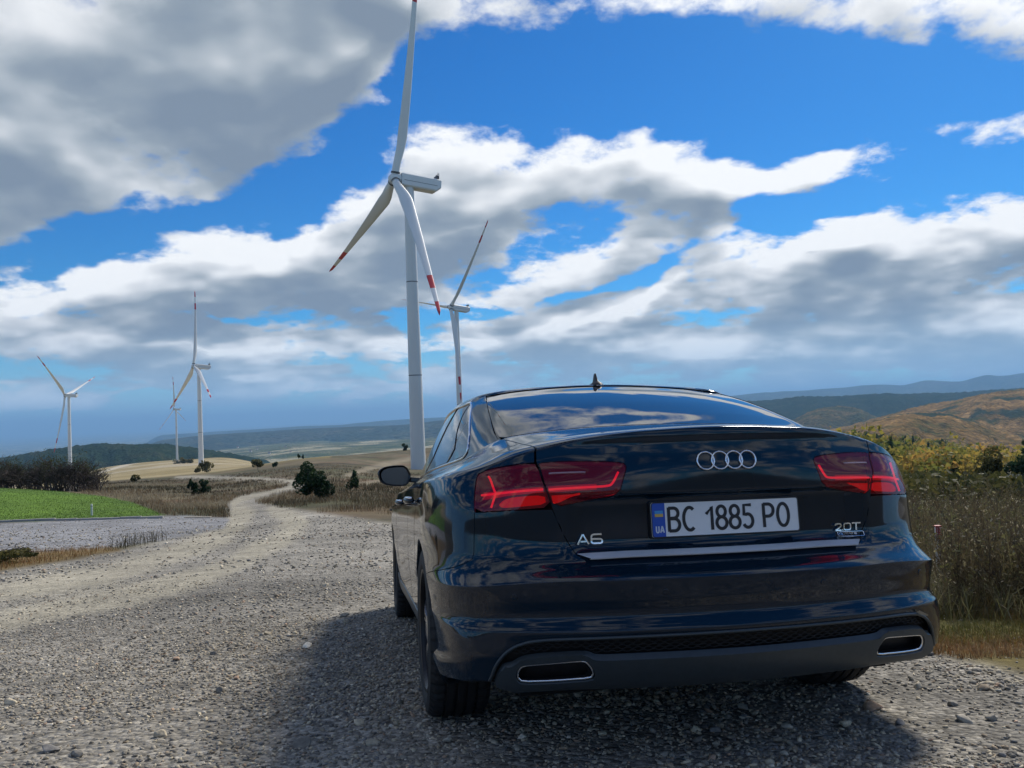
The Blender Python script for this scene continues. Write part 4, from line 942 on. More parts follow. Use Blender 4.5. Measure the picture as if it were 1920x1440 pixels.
big_st = [(416,1303,.034),(147,1434,.036),(95,1414,.040),(443,1277,.024),(579,1215,.046),(645,1157,.045),(649,1171,.042),(565,1424,.040),(788,1371,.022),(674,1362,.030),(1634,1334,.050),(1586,1382,.034),(1811,1424,.036),(1788,1327,.030),(1845,1298,.034),(1721,1294,.030),(1743,1232,.034),(1307,1398,.030),(1345,1410,.026),(1395,1330,.026),(760,1300,.020),(500,1190,.028),(330,1240,.03),(60,1230,.036),(240,1130,.04),(1690,1410,.028),(1860,1360,.03),(1480,1428,.026),(980,1405,.022),(1130,1425,.024),(840,1400,.022),(700,1420,.03),(610,1330,.026),(300,1390,.03),(20,1320,.034),(400,1230,.03),(520,1120,.04),(610,1100,.05),(690,1210,.03)]
for k, (px_, py_, s) in enumerate(big_st):
    x, y, z = on_ground(px_, py_); v = IV2.copy()
    for _ in range(14):
        d = rnd_dirs(1)[0]; c = rng.uniform(.40, .80); dist = v@d; v -= np.outer(np.clip(dist-c, 0, None)*.9, d)     # knapped faces
    v = v*(1+rng.normal(0, .02, (len(v), 1)))*np.array([1.1, rng.uniform(.7, .95), rng.uniform(.45, .68)])*s
    c = PAL[rng.choice(len(PAL), p=PW)]*rng.uniform(.9, 1.25); o = np_mesh('stone', v, IF2, STONE, attrs={'tint': np.repeat(c[None], len(v), 0)})
    o.location = (x, y, z+s*.22); o.rotation_euler = (rng.normal(0, .15), rng.normal(0, .15), rng.uniform(0, 6.28))
    tag(o, 'larger loose stone lying on the gravel', 'stone', 'larger loose stones on the gravel')

# ---------------------------------------------------------------- small things beside the road
CONC = simple('concrete', (.36, .35, .33), .9, bump=(30, .3), var=(3, .18)); WPOST = simple('post_white', (.62, .62, .60), .5, var=(8, .1)); WOODM = simple('old_board', (.34, .30, .24), .85, var=(5, .3))
kx = [(a, np.interp(a, [-300, 0, 345], [992, 980, 967.5])) for a in np.arange(-300, 346, 4.0)]
kp = []
for a, b in kx:
    d = ray(a, b); r = 38.0; kp.append((d[0]*r, r))
kp = np.array(kp); s = np.concatenate([[0], np.cumsum(np.linalg.norm(np.diff(kp, axis=0), axis=1))])
kerb = empty('kerb', (*kp[len(kp)//2], ground_z(*kp[len(kp)//2]))); tag(kerb, 'low concrete kerb between the green lawn and the gravel lot', 'kerb')
me = bpy.data.meshes.new('kerb_stone'); V, F = box_vf((0, 0, 0), (.985, .12, .30)); me.from_pydata(V, [], F); me.materials.append(CONC)
for t in np.arange(.5, s[-1]-.5, 1.0):
    x = np.interp(t, s, kp[:, 0]); y = np.interp(t, s, kp[:, 1]); o = bpy.data.objects.new('kerb_stone', me); o.location = np.array([x, y, ground_z(x, y)-.05+rng.uniform(-.008, .008)])-np.array(kerb.location); link(o, kerb)
x, y, z = place(172, 955, 41.5)
o = empty('marker_post', (x, y, z)); tag(o, 'short white marker post standing in the lawn', 'post')
V, F = lathe([(-.1, .05), (.52, .05), (.555, .047), (.57, .03), (.572, .0005)], 16, 'z'); mesh_obj('shaft', V, F, WPOST, o, smooth=False)
mesh_obj('cap_band', *lathe([(.44, .0508), (.47, .0508)], 16, 'z'), simple('post_grey', (.2, .2, .2), .5), o)
for px_, r, L_, rz, lb in ((362, 37.4, .62, .10, 'short pale board lying at the end of the kerb'), (381, 37.0, .72, -.06, 'longer pale board lying beside the gravel road')):
    x, y, z = place(px_, 968, r); o = mesh_obj('board', *box_vf((0, 0, 0), (L_, .16, .035)), WOODM); o.location = (x, y, z+.045); o.rotation_euler = (.02, .02, rz); bevel(o, .006, 1); tag(o, lb, 'board')
RM = simple('marker_red', (.36, .03, .03), .5, var=(20, .2))
x, y, z = place(1757, 985, 7.5); top = ray(1757, 966)[2]*7.5
o = empty('warning_post', (x, y, z)); tag(o, 'red and white marker post half hidden in the weeds', 'post')
hh = top-z
mesh_obj('shaft', *box_vf((0, 0, hh*.5-.1), (.038, .038, hh)), WPOST, o)
for s_ in (-1, 1): mesh_obj('red_plate', *box_vf((s_*.0125, -.0215, hh-.16), (.022, .004, .11)), RM, o)
mesh_obj('cap', *box_vf((0, 0, hh-.098), (.056, .048, .010)), RM, o)
for i in range(6):
    for s_ in (-1, 1): mesh_obj('white_mark', *box_vf((s_*.0125, -.0245, hh-.115-.016*i), (.012 if i % 2 else .008, .002, .005)), WPOST, o)
# farmhouses far down the valley
HW = simple('house_wall', (.62, .60, .56), .8); HR = simple('house_roof', (.22, .10, .07), .8)
for px_, py_, r, w in ((470,846,4300,12),(482,842,4700,10),(505,850,4000,10),(545,848,4400,12),(575,856,3800,10),(600,852,4200,11),(612,858,3700,9),(535,838,5200,12),(446,839,5000,10),(588,846,4600,10)):
    d = ray(px_, py_); x = d[0]*r; z = d[2]*r-2; o = empty('farmhouse', (x, r, z)); o.rotation_euler = (0, 0, rng.uniform(-.6, .6)); tag(o, 'tiny pale house in the valley below the blue ridge', 'house', 'valley village')
    V, F = box_vf((0, 0, 2), (w, w*.7, 8)); mesh_obj('wall', V, F, HW, o)
    a, b = w*.55, w*.42; mesh_obj('roof', [(-a, -b, 5.8), (a, -b, 5.8), (a, b, 5.8), (-a, b, 5.8), (-a, 0, 10), (a, 0, 10)], [(0, 1, 5, 4), (2, 3, 4, 5), (0, 4, 3), (1, 2, 5)], HR, o)
# ---------------------------------------------------------------- the car
M_CAR = cam_axes(-0.186312, 0.138025, -0.039297); CAM_CAR = np.array([-1.18665, -2.43252, .86607])
R_WC = MW.T @ M_CAR                           # car frame -> world
CAR_O = -(R_WC @ CAM_CAR)
car = empty('sedan_car')
car.matrix_world = Matrix.Translation(CAR_O) @ Matrix(R_WC).to_4x4()
tag(car, 'glossy blue-black sedan parked on the gravel, seen from behind with its tail lights on', 'car')

def paint():
    m, nt, b, out = new_mat('car_paint')
    b.inputs['Base Color'].default_value = (.0026, .0140, .0270, 1); b.inputs['Roughness'].default_value = .45
    b.inputs['Metallic'].default_value = .0; b.inputs['Specular IOR Level'].default_value = .0; b.inputs['Coat Weight'].default_value = 1.0; b.inputs['Coat Roughness'].default_value = .055
    b.inputs['Coat IOR'].default_value = 1.5
    tc = nt.nodes.new('ShaderNodeTexCoord'); N = nt.nodes.new('ShaderNodeTexNoise'); N.inputs['Scale'].default_value = 900
    nt.links.new(tc.outputs['Object'], N.inputs['Vector'])
    # dust settled low on the body
    sp = nt.nodes.new('ShaderNodeSeparateXYZ'); nt.links.new(tc.outputs['Object'], sp.inputs[0])
    mr = nt.nodes.new('ShaderNodeMapRange'); mr.inputs[1].default_value = .62; mr.inputs[2].default_value = .22; mr.inputs[3].default_value = .0; mr.inputs[4].default_value = .06
    nt.links.new(sp.outputs['Z'], mr.inputs[0])
    n2 = nt.nodes.new('ShaderNodeTexNoise'); n2.inputs['Scale'].default_value = 55; n2.inputs['Detail'].default_value = 8; n2.inputs['Roughness'].default_value = .75
    nt.links.new(tc.outputs['Object'], n2.inputs['Vector'])
    mu = nt.nodes.new('ShaderNodeMath'); mu.operation = 'MULTIPLY'; nt.links.new(mr.outputs[0], mu.inputs[0]); nt.links.new(n2.outputs['Fac'], mu.inputs[1])
    mx = nt.nodes.new('ShaderNodeMix'); mx.data_type = 'RGBA'; mx.inputs[6].default_value = (.0026, .0140, .0270, 1); mx.inputs[7].default_value = (.16, .145, .12, 1)
    nt.links.new(mu.outputs[0], mx.inputs[0]); nt.links.new(mx.outputs[2], b.inputs['Base Color'])
    cr = nt.nodes.new('ShaderNodeMapRange'); cr.inputs[1].default_value = .02; cr.inputs[2].default_value = .12; cr.inputs[3].default_value = .055; cr.inputs[4].default_value = .10
    nt.links.new(mu.outputs[0], cr.inputs[0]); nt.links.new(cr.outputs[0], b.inputs['Coat Roughness'])
    return m
PAINT = paint()
BLACK = simple('black_plastic', (.006, .006, .007), .55, var=(40, .4))
GLOSSBLACK = simple('gloss_black', (.004, .004, .005), .12)
GAP = simple('panel_gap_black', (.002, .002, .002), .9)
CHROME = simple('chrome', (.82, .83, .85), .06, 1.0)
SATIN = simple('satin_aluminium', (.55, .57, .60), .32, 1.0)
SATIN_DARK = simple('satin_grey_plastic', (.055, .068, .075), .36, .45, var=(60, .15))
RUBBER = simple('tyre_rubber', (.014, .014, .014), .72, bump=(120, .12), var=(30, .35))
ALLOY = simple('alloy', (.42, .43, .45), .26, 1.0, var=(60, .15))
ALLOY_DARK = simple('dark_alloy', (.02, .02, .022), .4, .7)
def glass_mat():
    m, nt, b, out = new_mat('tinted_glass')
    b.inputs['Base Color'].default_value = (.006, .008, .009, 1); b.inputs['Roughness'].default_value = .015
    b.inputs['IOR'].default_value = 1.62; b.inputs['Specular IOR Level'].default_value = .75
    return m
GLASS = glass_mat()
def lens_mat():
    m, nt, b, out = new_mat('red_lens'); nt.nodes.remove(b)
    tr = nt.nodes.new('ShaderNodeBsdfTransparent'); tr.inputs[0].default_value = (.72, .16, .19, 1)
    gl = nt.nodes.new('ShaderNodeBsdfGlossy'); gl.inputs['Roughness'].default_value = .02
    df = nt.nodes.new('ShaderNodeBsdfDiffuse'); df.inputs[0].default_value = (.40, .014, .035, 1)
    m0 = nt.nodes.new('ShaderNodeMixShader'); m0.inputs[0].default_value = .33
    nt.links.new(tr.outputs[0], m0.inputs[1]); nt.links.new(df.outputs[0], m0.inputs[2])
    fr = nt.nodes.new('ShaderNodeFresnel'); fr.inputs[0].default_value = 1.5
    m1 = nt.nodes.new('ShaderNodeMixShader'); nt.links.new(fr.outputs[0], m1.inputs[0]); nt.links.new(m0.outputs[0], m1.inputs[1]); nt.links.new(gl.outputs[0], m1.inputs[2])
    nt.links.new(m1.outputs[0], out.inputs[0])
    return m
LENS = lens_mat()
HOUSING = simple('lamp_housing', (.11, .040, .055), .35, .3)
REDREFL = simple('red_reflector', (.62, .012, .012), .25, .0, emit=(1, .02, .012), estr=.38, bump=(400, .3))  # passive reflector; added emission stands in for the light it throws back
LED = simple('lit_light_guide', (.6, .02, .04), .3, emit=(1.0, .035, .085), estr=.95)
LEDGLOW = simple('dim_light_guide', (.5, .02, .03), .3, emit=(1.0, .02, .05), estr=.12)
RIM_HIGHLIGHT = simple('pink_rim_highlight', (.42, .16, .19), .3)  # highlight along the lens top, painted in as a lighter pink stripe
CLEAR = simple('clear_lamp_insert', (.36, .24, .28), .25, .3)

ARC = np.concatenate([[0], np.cumsum(np.linalg.norm(np.diff(REF, axis=0), axis=1))])
VLEN = np.concatenate([[0], np.cumsum(np.linalg.norm(np.diff(CTRL[:, [2, 4, 5, 9, 11]], axis=0), axis=2).mean(1))])
def uv2q(uv):
    uv = np.atleast_2d(uv); s = np.sign(uv[:, 0])
    return np.stack([s*np.interp(np.abs(uv[:, 0]), np.arange(NC), ARC), np.interp(uv[:, 1], np.arange(NR), VLEN)], 1)
def q2uv(q):
    s = np.sign(q[:, 0])
    return np.stack([s*np.interp(np.abs(q[:, 0]), ARC, np.arange(NC)), np.interp(q[:, 1], VLEN, np.arange(NR))], 1)
def in_poly(P, poly):
    x, y = P[:, 0], P[:, 1]; n = len(poly); c = np.zeros(len(P), bool); j = n-1
    for i in range(n):
        xi, yi = poly[i]; xj, yj = poly[j]
        t = ((yi > y) != (yj > y)) & (x < (xj-xi)*(y-yi)/((yj-yi) if yj != yi else 1e-12)+xi); c ^= t; j = i
    return c
def densify(q, step):
    out = []
    n = len(q)
    for i in range(n):
        a, b = q[i], q[(i+1) % n]; k = max(1, int(math.ceil(np.linalg.norm(b-a)/step)))
        for t in range(k): out.append(a+(b-a)*t/k)
    return np.array(out)
def chaikin(p, it=2, closed=True):
    p = np.array(p, float)
    for _ in range(it):
        q = np.roll(p, -1, 0); a = .8*p+.2*q; b = .2*p+.8*q
        p = np.stack([a, b], 1).reshape(-1, 2) if closed else np.concatenate([[p[0]], np.stack([a, b], 1).reshape(-1, 2)[:-2], [p[-1]]])
    return p
def mirror_half(half):
    """right half outline, first and last on the centre line -> closed outline"""
    h = [tuple(p) for p in half]
    return h + [(-a, b) for a, b in h[::-1] if a > 1e-6]
def flip(poly): return [(-a, b) for a, b in poly]
PV = np.concatenate([np.linspace(i, i+1, max(6, int((VLEN[i+1]-VLEN[i])/.013)+2))[:-1] for i in range(NR-1)] + [[NR-1]])
def patch(name, poly, mat, parent, holes=(), off=0., step=.015, rim=.014, gap=.0016, edge=.012, rimmat=None):
    """a panel cut from the body skin along an outline given in (u, v)"""
    ol = [np.array(poly, float)] + [np.array(h, float) for h in holes]
    qs = [densify(uv2q(o), edge) for o in ol]
    lo, hi = qs[0].min(0), qs[0].max(0)
    vv = PV[(np.interp(PV, np.arange(NR), VLEN) > lo[1]) & (np.interp(PV, np.arange(NR), VLEN) < hi[1])]
    gx = np.arange(lo[0]+step*.37, hi[0], step); gy = np.interp(vv, np.arange(NR), VLEN)
    GX, GY = np.meshgrid(gx, gy)
    P = np.stack([GX.ravel(), GY.ravel()], 1)
    ins = in_poly(P, qs[0])
    for h in qs[1:]: ins &= ~in_poly(P, h)
    P = P[ins]
    B = np.concatenate(qs)
    if len(P):
        keep = np.ones(len(P), bool)
        for i in range(0, len(P), 2000):
            d = ((P[i:i+2000, None]-B[None])**2).sum(2).min(1); keep[i:i+2000] = d > (edge*.45)**2
        P = P[keep]
    E = []; o = 0
    for q in qs:
        n = len(q); E += [(o+i, o+(i+1) % n) for i in range(n)]; o += n
    allp = np.concatenate([B, P])
    vs, es, fs, ov, oe, of = delaunay_2d_cdt([Vector((float(a), float(b))) for a, b in allp], E, [], 0, 1e-7)
    Q = np.array([(v.x, v.y) for v in vs]); Fc = np.array([tuple(f) for f in fs])
    cen = Q[Fc].mean(1); ok = in_poly(cen, qs[0])
    for h in qs[1:]: ok &= ~in_poly(cen, h)
    Fc = Fc[ok]
    uv = q2uv(Q); X = S(uv); N = SN(uv)
    # orient
    fn = np.cross(X[Fc[:, 1]]-X[Fc[:, 0]], X[Fc[:, 2]]-X[Fc[:, 0]])
    bad = (fn*N[Fc[:, 0]]).sum(1) < 0; Fc[bad] = Fc[bad][:, ::-1]
    X = X + N*off
    # boundary loops, for the gap and the returned edge
    cnt = {}
    for a, b, c in Fc:
        for e in ((a, b), (b, c), (c, a)): cnt[e] = 1
    be = [(a, b) for (a, b) in cnt if (b, a) not in cnt]
    nxt = {}; prv = {}
    for a, b in be: nxt[a] = b; prv[b] = a
    bv = [a for a in nxt if a in prv]
    if gap:
        mv = {}
        for a in bv:
            t = X[nxt[a]]-X[prv[a]]; t /= max(np.linalg.norm(t), 1e-9); mv[a] = np.cross(N[a], t)*gap
        for a, d in mv.items(): X[a] = X[a]+d
    V = list(X); F = [tuple(f) for f in Fc]; NN = list(N); nb = len(V)
    if rim:
        top = {}; bot = {}
        for a in set([e[0] for e in be]+[e[1] for e in be]):
            top[a] = len(V); V.append(X[a]-N[a]*.0003); t = (X[nxt.get(a, a)]-X[prv.get(a, a)]); nr = np.cross(t, N[a]); nr /= max(np.linalg.norm(nr), 1e-9)
            NN.append(N[a]*.6+nr*.8)
            bot[a] = len(V); V.append(X[a]-N[a]*rim); NN.append(nr)
        for a, b in be: F.append((top[b], top[a], bot[a], bot[b]))
    o = mesh_obj(name, V, F, mat, parent, smooth=True)
    if rimmat is not None:
        o.data.materials.append(rimmat)
        for p in o.data.polygons[len(Fc):]: p.material_index = 1
    NN = np.array(NN); NN /= np.maximum(np.linalg.norm(NN, axis=1), 1e-9)[:, None]
    o.data.normals_split_custom_set_from_vertices([tuple(n) for n in NN])
    return o
def on(uv, off=0.):
    uv = np.atleast_2d(uv); N = SN(uv)
    return S(uv)+N*off
def uvline(uv, step=.012, smooth=0):
    if smooth: uv = chaikin(uv, smooth, closed=False)
    q = uv2q(uv); out = [q[0]]
    for a, b in zip(q[:-1], q[1:]):
        k = max(1, int(np.linalg.norm(b-a)/step))
        for t in range(1, k+1): out.append(a+(b-a)*t/k)
    return q2uv(np.array(out))
def skin_tube(name, uv, r, off, mat, parent, n=8, smooth=2, closed=False):
    V, F = tube(on(uvline(uv, smooth=smooth), off), r, n, closed)
    return mesh_obj(name, V, F, mat, parent, smooth=True)
def skin_ribbon(name, uvA, uvB, offA, offB, mat, parent):
    a = on(uvA, offA); b = on(uvB, offB); n = len(a)
    return mesh_obj(name, list(a)+list(b), [(i, i+1, n+i+1, n+i) for i in range(n-1)], mat, parent, smooth=True)
def resample(uv, n, smooth=2):
    uv = chaikin(uv, smooth, closed=False) if smooth else np.array(uv, float)
    q = uv2q(uv); s = np.concatenate([[0], np.cumsum(np.linalg.norm(np.diff(q, axis=0), axis=1))]); t = np.linspace(0, s[-1], n)
    return q2uv(np.stack([np.interp(t, s, q[:, 0]), np.interp(t, s, q[:, 1])], 1))

# --- outlines on the skin -------------------------------------------------
LAMP_OUT = chaikin([(5.03,13.97),(5.09,15.0),(5.12,16.0),(5.09,17.02),(4.83,17.33),(4.29,17.15),(3.46,16.83),(3.38,16.35),(3.24,15.2),(3.09,14.05),(3.92,14.0)], 1)
LAMP_IN = chaikin([(3.36,16.80),(2.82,16.64),(2.28,16.38),(1.87,16.21),(1.70,16.08),(1.655,15.88),(1.68,15.61),(1.81,14.49),(2.27,14.32),(3.03,14.05),(3.20,15.2),(3.32,16.31)], 1)
GAPLINE = [(2.45,11.97),(2.60,12.25),(2.72,12.75),(2.87,13.27),(3.06,14.0)]      # lid edge, bottom to lamp
LID = mirror_half([(0,11.92),(1.2,11.92),(2.25,11.92)] + GAPLINE + [(3.22,15.2),(3.35,16.35),(3.42,17.0),(3.42,18.2),(3.40,19.3),(3.42,20.2),(3.55,21.5),(3.72,22.6),(3.84,23.4),(3.80,23.9),(3.5,24.25),(2.5,24.35),(0,24.4)])
TRIM = [(4.47,1.48),(4.36,1.79),(4.2,2.63),(4.05,3.24),(3.84,3.70),(3.49,4.06),(3.05,4.28),(1.74,4.42),(0,4.45)]
DIFF = [(4.38,1.49),(4.12,2.47),(3.99,2.47),(3.9,2.68),(3.79,2.92),(3.67,3.09),(3.28,3.27),(2.58,3.38),(2.45,3.28),(2.37,3.05),(1.74,3.06),(0,3.06)]
DIFF2 = [(4.33,1.49),(4.08,2.22),(3.98,2.20),(3.88,2.42),(3.76,2.74),(3.64,2.92),(3.28,3.09),(2.60,3.20),(2.48,3.06),(2.39,2.72),(1.74,2.72),(0,2.72)]
EXH = chaikin([(3.88,1.66),(3.85,1.90),(3.76,2.22),(3.64,2.36),(3.1,2.51),(2.62,2.66),(2.53,2.56),(2.44,1.95),(2.42,1.72),(2.47,1.53),(3.1,1.46),(3.80,1.48)], 1)
ARCH = lambda yc, r, a0, a1, n: [(yc+r*math.cos(t), .335+r*math.sin(t)) for t in np.linspace(R_(a0), R_(a1), n)]
def side_uv(pts): return [tuple(p) for p in inv([(1, y, z) for y, z in pts], 's')]
REAR_ARCH = side_uv(ARCH(1.06, .372, 200, -20, 27))      # from behind the wheel over to the front
FRONT_ARCH = side_uv(ARCH(3.97, .372, 200, -20, 27))
SEAM_BF = [(6.68,10.61),(5.75,10.98),(5.35,11.28),(5.12,11.6),(5.07,12.0),(5.06,13.1),(5.03,13.95)]   # bumper / fender seam, arch to lamp
arch_low = [p for p in REAR_ARCH if p[0] < 9 and p[1] < 10.0]; arch_up = [p for p in REAR_ARCH if not (p[0] < 9 and p[1] < 10.0)]
seam0 = (arch_low[-1][0]*.5+arch_up[0][0]*.5, arch_low[-1][1]*.5+arch_up[0][1]*.5)
BUMPER = mirror_half([(0,4.5),(1.74,4.47),(3.05,4.33),(3.49,4.11),(3.84,3.76),(4.07,3.28),(4.22,2.66),(4.38,1.8),(4.49,1.46),(5.2,1.45),(6.2,1.6),(7.1,1.72)] + arch_low + [seam0] + SEAM_BF +
     [(3.92,13.98),(3.06,13.98)] + GAPLINE[::-1][1:] + [(2.25,11.86),(1.2,11.86),(0,11.86)])
# side glass
GL_Q = chaikin([(9.05,25.25),(7.7,25.2),(7.05,25.3),(6.62,25.6),(6.0,26.4),(5.62,27.7),(5.72,28.6),(6.05,28.75)], 1)
GL_R = chaikin([(9.35,25.25),(11.25,25.25),(8.45,28.85),(7.6,29.45),(6.7,29.5),(6.1,29.35),(5.85,28.95),(6.3,28.7)], 1)
GL_F = chaikin([(11.75,25.25),(13.3,25.22),(13.9,25.5),(13.95,26.6),(13.75,28.2),(13.2,29.2),(11.5,29.55),(9.2,29.5),(8.75,29.2)], 1)
DLO = chaikin([(13.4,25.08),(11,25.12),(9.3,25.1),(7.6,25.03),(6.9,25.2),(6.45,25.55),(5.85,26.4),(5.48,27.7),(5.55,28.8),(5.9,29.6),(7.2,29.75),(9,29.72),(11.5,29.72),(13.3,29.5),(14.0,28.3),(14.2,26.6),(14.15,25.4)], 1)
RWIN = mirror_half([(0,25.0),(2.5,25.0),(3.6,24.98),(3.93,25.15),(4.02,25.6),(3.93,26.6),(3.90,27.9),(3.96,29.2),(3.98,29.95),(3.8,30.08),(2,30.08),(0,30.08)])
WSCR = [(19-a if a >= 0 else -(19+a), b) for a, b in []]
parts = {}
def both(fn):
    for s in (1, -1): fn(s)
P_ = lambda poly, s: [(s*a, b) for a, b in poly]

# --- body panels ----------------------------------------------------------
lid = patch('boot_lid', LID, PAINT, car, holes=[LAMP_IN, flip(LAMP_IN)])
bumper = patch('rear_bumper', BUMPER, PAINT, car)
QUARTER = [(5.03,14.0)] + [tuple(p) for p in []] + [(5.12,15.0),(5.15,16.0),(5.12,17.05),(4.84,17.40),(4.29,17.21),(3.47,16.90)] + \
   [(3.455,17.0),(3.455,18.2),(3.435,19.3),(3.455,20.2),(3.585,21.5),(3.755,22.6),(3.89,23.5),(3.86,24.6),(4.0,24.95),(4.07,25.6),(3.98,26.6),(3.95,27.9),(4.01,29.2),(4.03,30.0),(4.05,31.0)] + \
   [(5.2,31.0),(7,31.0),(10,31.0),(13,30.9),(14.3,30.6),(14.75,29.0),(14.85,27),(14.8,25.2),(14.3,24.0),(13,24.0),(11,24.0),(9.6,24.0)]
door_r = side_uv([(1.36,.93),(1.43,.86),(1.50,.72),(1.52,.55),(1.52,.42)])
def rearside():
    return QUARTER + [(9.55,23),(9.5,21),(9.45,19)] + door_r[:4] + side_uv([(1.50,.50),(1.455,.46)]) + [p for p in arch_up[::-1] if p[1] > 5] + [seam0] + SEAM_BF
QP = rearside()
def qp(s):
    patch('body_side', P_(QP, s), PAINT, car, holes=[P_(DLO, s)])
both(qp)
Yb = 2.15
RD = side_uv([(1.44,.47),(1.53,.50),(1.525,.72),(1.455,.86),(1.375,.93)]) + [(9.6,19),(9.65,21),(9.68,23),(9.7,23.9)] + [(11.2,23.9)] + side_uv([(Yb,.93),(Yb,.7),(Yb,.5),(Yb,.335),(1.60,.335),(1.47,.40)])
RD[0:1] = []
FDoor = side_uv([(Yb+.01,.335),(Yb+.01,.5),(Yb+.01,.7),(Yb+.01,.93)]) + [(11.25,23.9),(13.0,23.9),(14.2,23.9)] + side_uv([(3.36,.90),(3.38,.7),(3.40,.5),(3.42,.335)])
SILL = side_uv([(1.43,.37),(1.60,.325),(2.15,.325),(3.45,.325),(3.58,.37),(3.585,.30),(3.5,.24),(2.5,.235),(1.5,.24),(1.425,.30)])
FEND = side_uv([(3.43,.335),(3.41,.5),(3.39,.7),(3.37,.90)]) + [(14.25,23.9),(15.2,22.5),(16,21),(16.5,19.5),(17.2,18),(17.0,14)] + side_uv([(4.5,.60)]) + [p for p in FRONT_ARCH[::-1] if p[1] > 4] 
def sides(s):
    rd = patch('rear_door', P_(RD, s), PAINT, car); fd = patch('front_door', P_(FDoor, s), PAINT, car)
    patch('sill', P_(SILL, s), SATIN_DARK, car, off=.004); patch('front_fender', P_(FEND, s), PAINT, car)
    # handles: a body-coloured grip with a bright upper edge standing off the door
    for d, yh, zh in ((rd, 1.62, .868), (fd, 2.62, .858)):
        uvh = inv([(1, yh+dy, zh) for dy in np.linspace(-.11, .11, 9)], 's'); uvh[:, 0] *= s
        offs = .012+.026*np.sin(np.linspace(0, math.pi, 9))**.6
        P = np.array([on(uvh[i], offs[i])[0] for i in range(9)])
        rad = .008+.010*np.sin(np.linspace(0, math.pi, 9))**.5
        V, F = tube(P, rad, 10); V = np.array(V); h = mesh_obj('door_handle', V, F, PAINT, d, smooth=True)
        V, F = tube(P+np.array([s*.006, 0, .012]), .006, 8); mesh_obj('handle_strip', V, F, CHROME, d, smooth=True)
    dl = patch('window_surround', P_(DLO, s), GLOSSBLACK, car, off=-.006, rim=0, gap=0, step=.04)
    patch('quarter_glass', P_(GL_Q, s), GLASS, car, off=-.002, rim=.004, gap=0)
    patch('rear_side_glass', P_(GL_R, s), GLASS, car, off=-.002, rim=.004, gap=0)
    patch('front_side_glass', P_(GL_F, s), GLASS, car, off=-.002, rim=.004, gap=0)
    loop = np.array(P_(DLO, s)); V, F = tube(on(q2uv(densify(uv2q(loop), .015)), .001), .0055, 8, closed=True)
    mesh_obj('window_trim', V, F, CHROME, car, smooth=True)
both(sides)
ROOF = mirror_half([(0,30.25),(2,30.27),(3.9,30.3),(4.03,31.03),(5.2,31.03),(7,31.03),(10,31.03),(13,30.95),(14.3,30.7),(15.5,30.3),(17,30.2),(19,30.2)])
def strip_half_front(half):          # outlines that wrap over the nose: mirrored separately, meeting on the centre line
    return half
for s in (1, -1):
    patch('roof', P_([(0.0,30.12),(2,30.12),(3.95,30.12),(4.03,31.04),(5.2,31.04),(7,31.04),(10,31.04),(13,30.95),(14.4,30.7),(15.5,30.3),(17,30.2),(19,30.2),(19,34.98),(12,34.98),(6,34.98),(0.0,34.98)], s), PAINT, car, gap=0, rim=0, step=.02)
    patch('windscreen', P_([(14.95,25.1),(16,25.0),(19,25.0),(19,30.15),(17,30.15),(15.5,30.2),(14.7,30.3)], s), GLASS, car, gap=0, rim=0, step=.05)
    patch('bonnet', P_([(14.6,24.8),(15.2,23.0),(16,21.2),(16.6,19.7),(17.4,18.2),(18.2,17.4),(19,17.2),(19,24.8)], s), PAINT, car, gap=0, rim=0, step=.05)
    patch('front_bumper', P_([(16.25,4)] + [(16.4,1.5),(17.5,1.2),(19,1.2),(19,17.1),(18.2,17.2),(17.4,17.8),(17.1,13.8),(16.3,11.0),(16.2,8)], s), PAINT, car, gap=0, rim=0, step=.05)
patch('rear_window', RWIN, GLASS, car, off=-.003, rim=.004, gap=0)
patch('rear_window_seal', mirror_half([(0,24.45),(2.5,24.42),(3.55,24.32),(3.88,24.0),(4.0,24.6),(4.06,25.4),(3.98,26.6),(3.95,27.9),(4.0,29.2),(4.02,30.2),(3.8,30.16),(2,30.16),(0,30.16)]), GLOSSBLACK, car, off=-.010, rim=0, gap=0)
# inner dark shell that closes the gaps
def shell():
    st = 6; D = DENSE[16:31*DV:st, ::st]-NRM[16:31*DV:st, ::st]*.034
    h, w = D.shape[:2]; V = []; F = []
    for s in (1, -1):
        o = len(V); V += [(s*p[0], p[1], p[2]) for p in D.reshape(-1, 3)]
        for j in range(h-1):
            for i in range(w-1):
                c = D[j:j+2, i:i+2].reshape(-1, 3).mean(0)
                if c[0] > .6 and c[2] < .74 and min(abs(c[1]-1.06), abs(c[1]-3.97)) < .40: continue
                F.append((o+j*w+i, o+j*w+i+1, o+(j+1)*w+i+1, o+(j+1)*w+i))
    mesh_obj('inner_shell', V, F, GAP, car)
shell()
V, F = join_vf([box_vf((0, 2.5, .26), (1.35, 4.3, .10)), box_vf((0, 1.06, .30), (1.25, .12, .10)), box_vf((0, .62, .30), (1.1, .5, .12))])
mesh_obj('underbody', V, F, GAP, car)
for yc in (1.06, 3.97):
    for s in (1, -1):
        a = np.linspace(R_(-15), R_(195), 28); V = []; F = []
        for x in (.905, .56):
            V += [(s*x, yc+.385*math.cos(t), .335+.385*math.sin(t)) for t in a]
        n = len(a); F = [(i, i+1, n+i+1, n+i) for i in range(n-1)]
        V += [(s*.56, yc+.385*math.cos(t), .335+.385*math.sin(t)) for t in a]; F.append(tuple(range(2*n, 3*n)))
        mesh_obj('wheel_arch_liner', V, F, GAP, car)

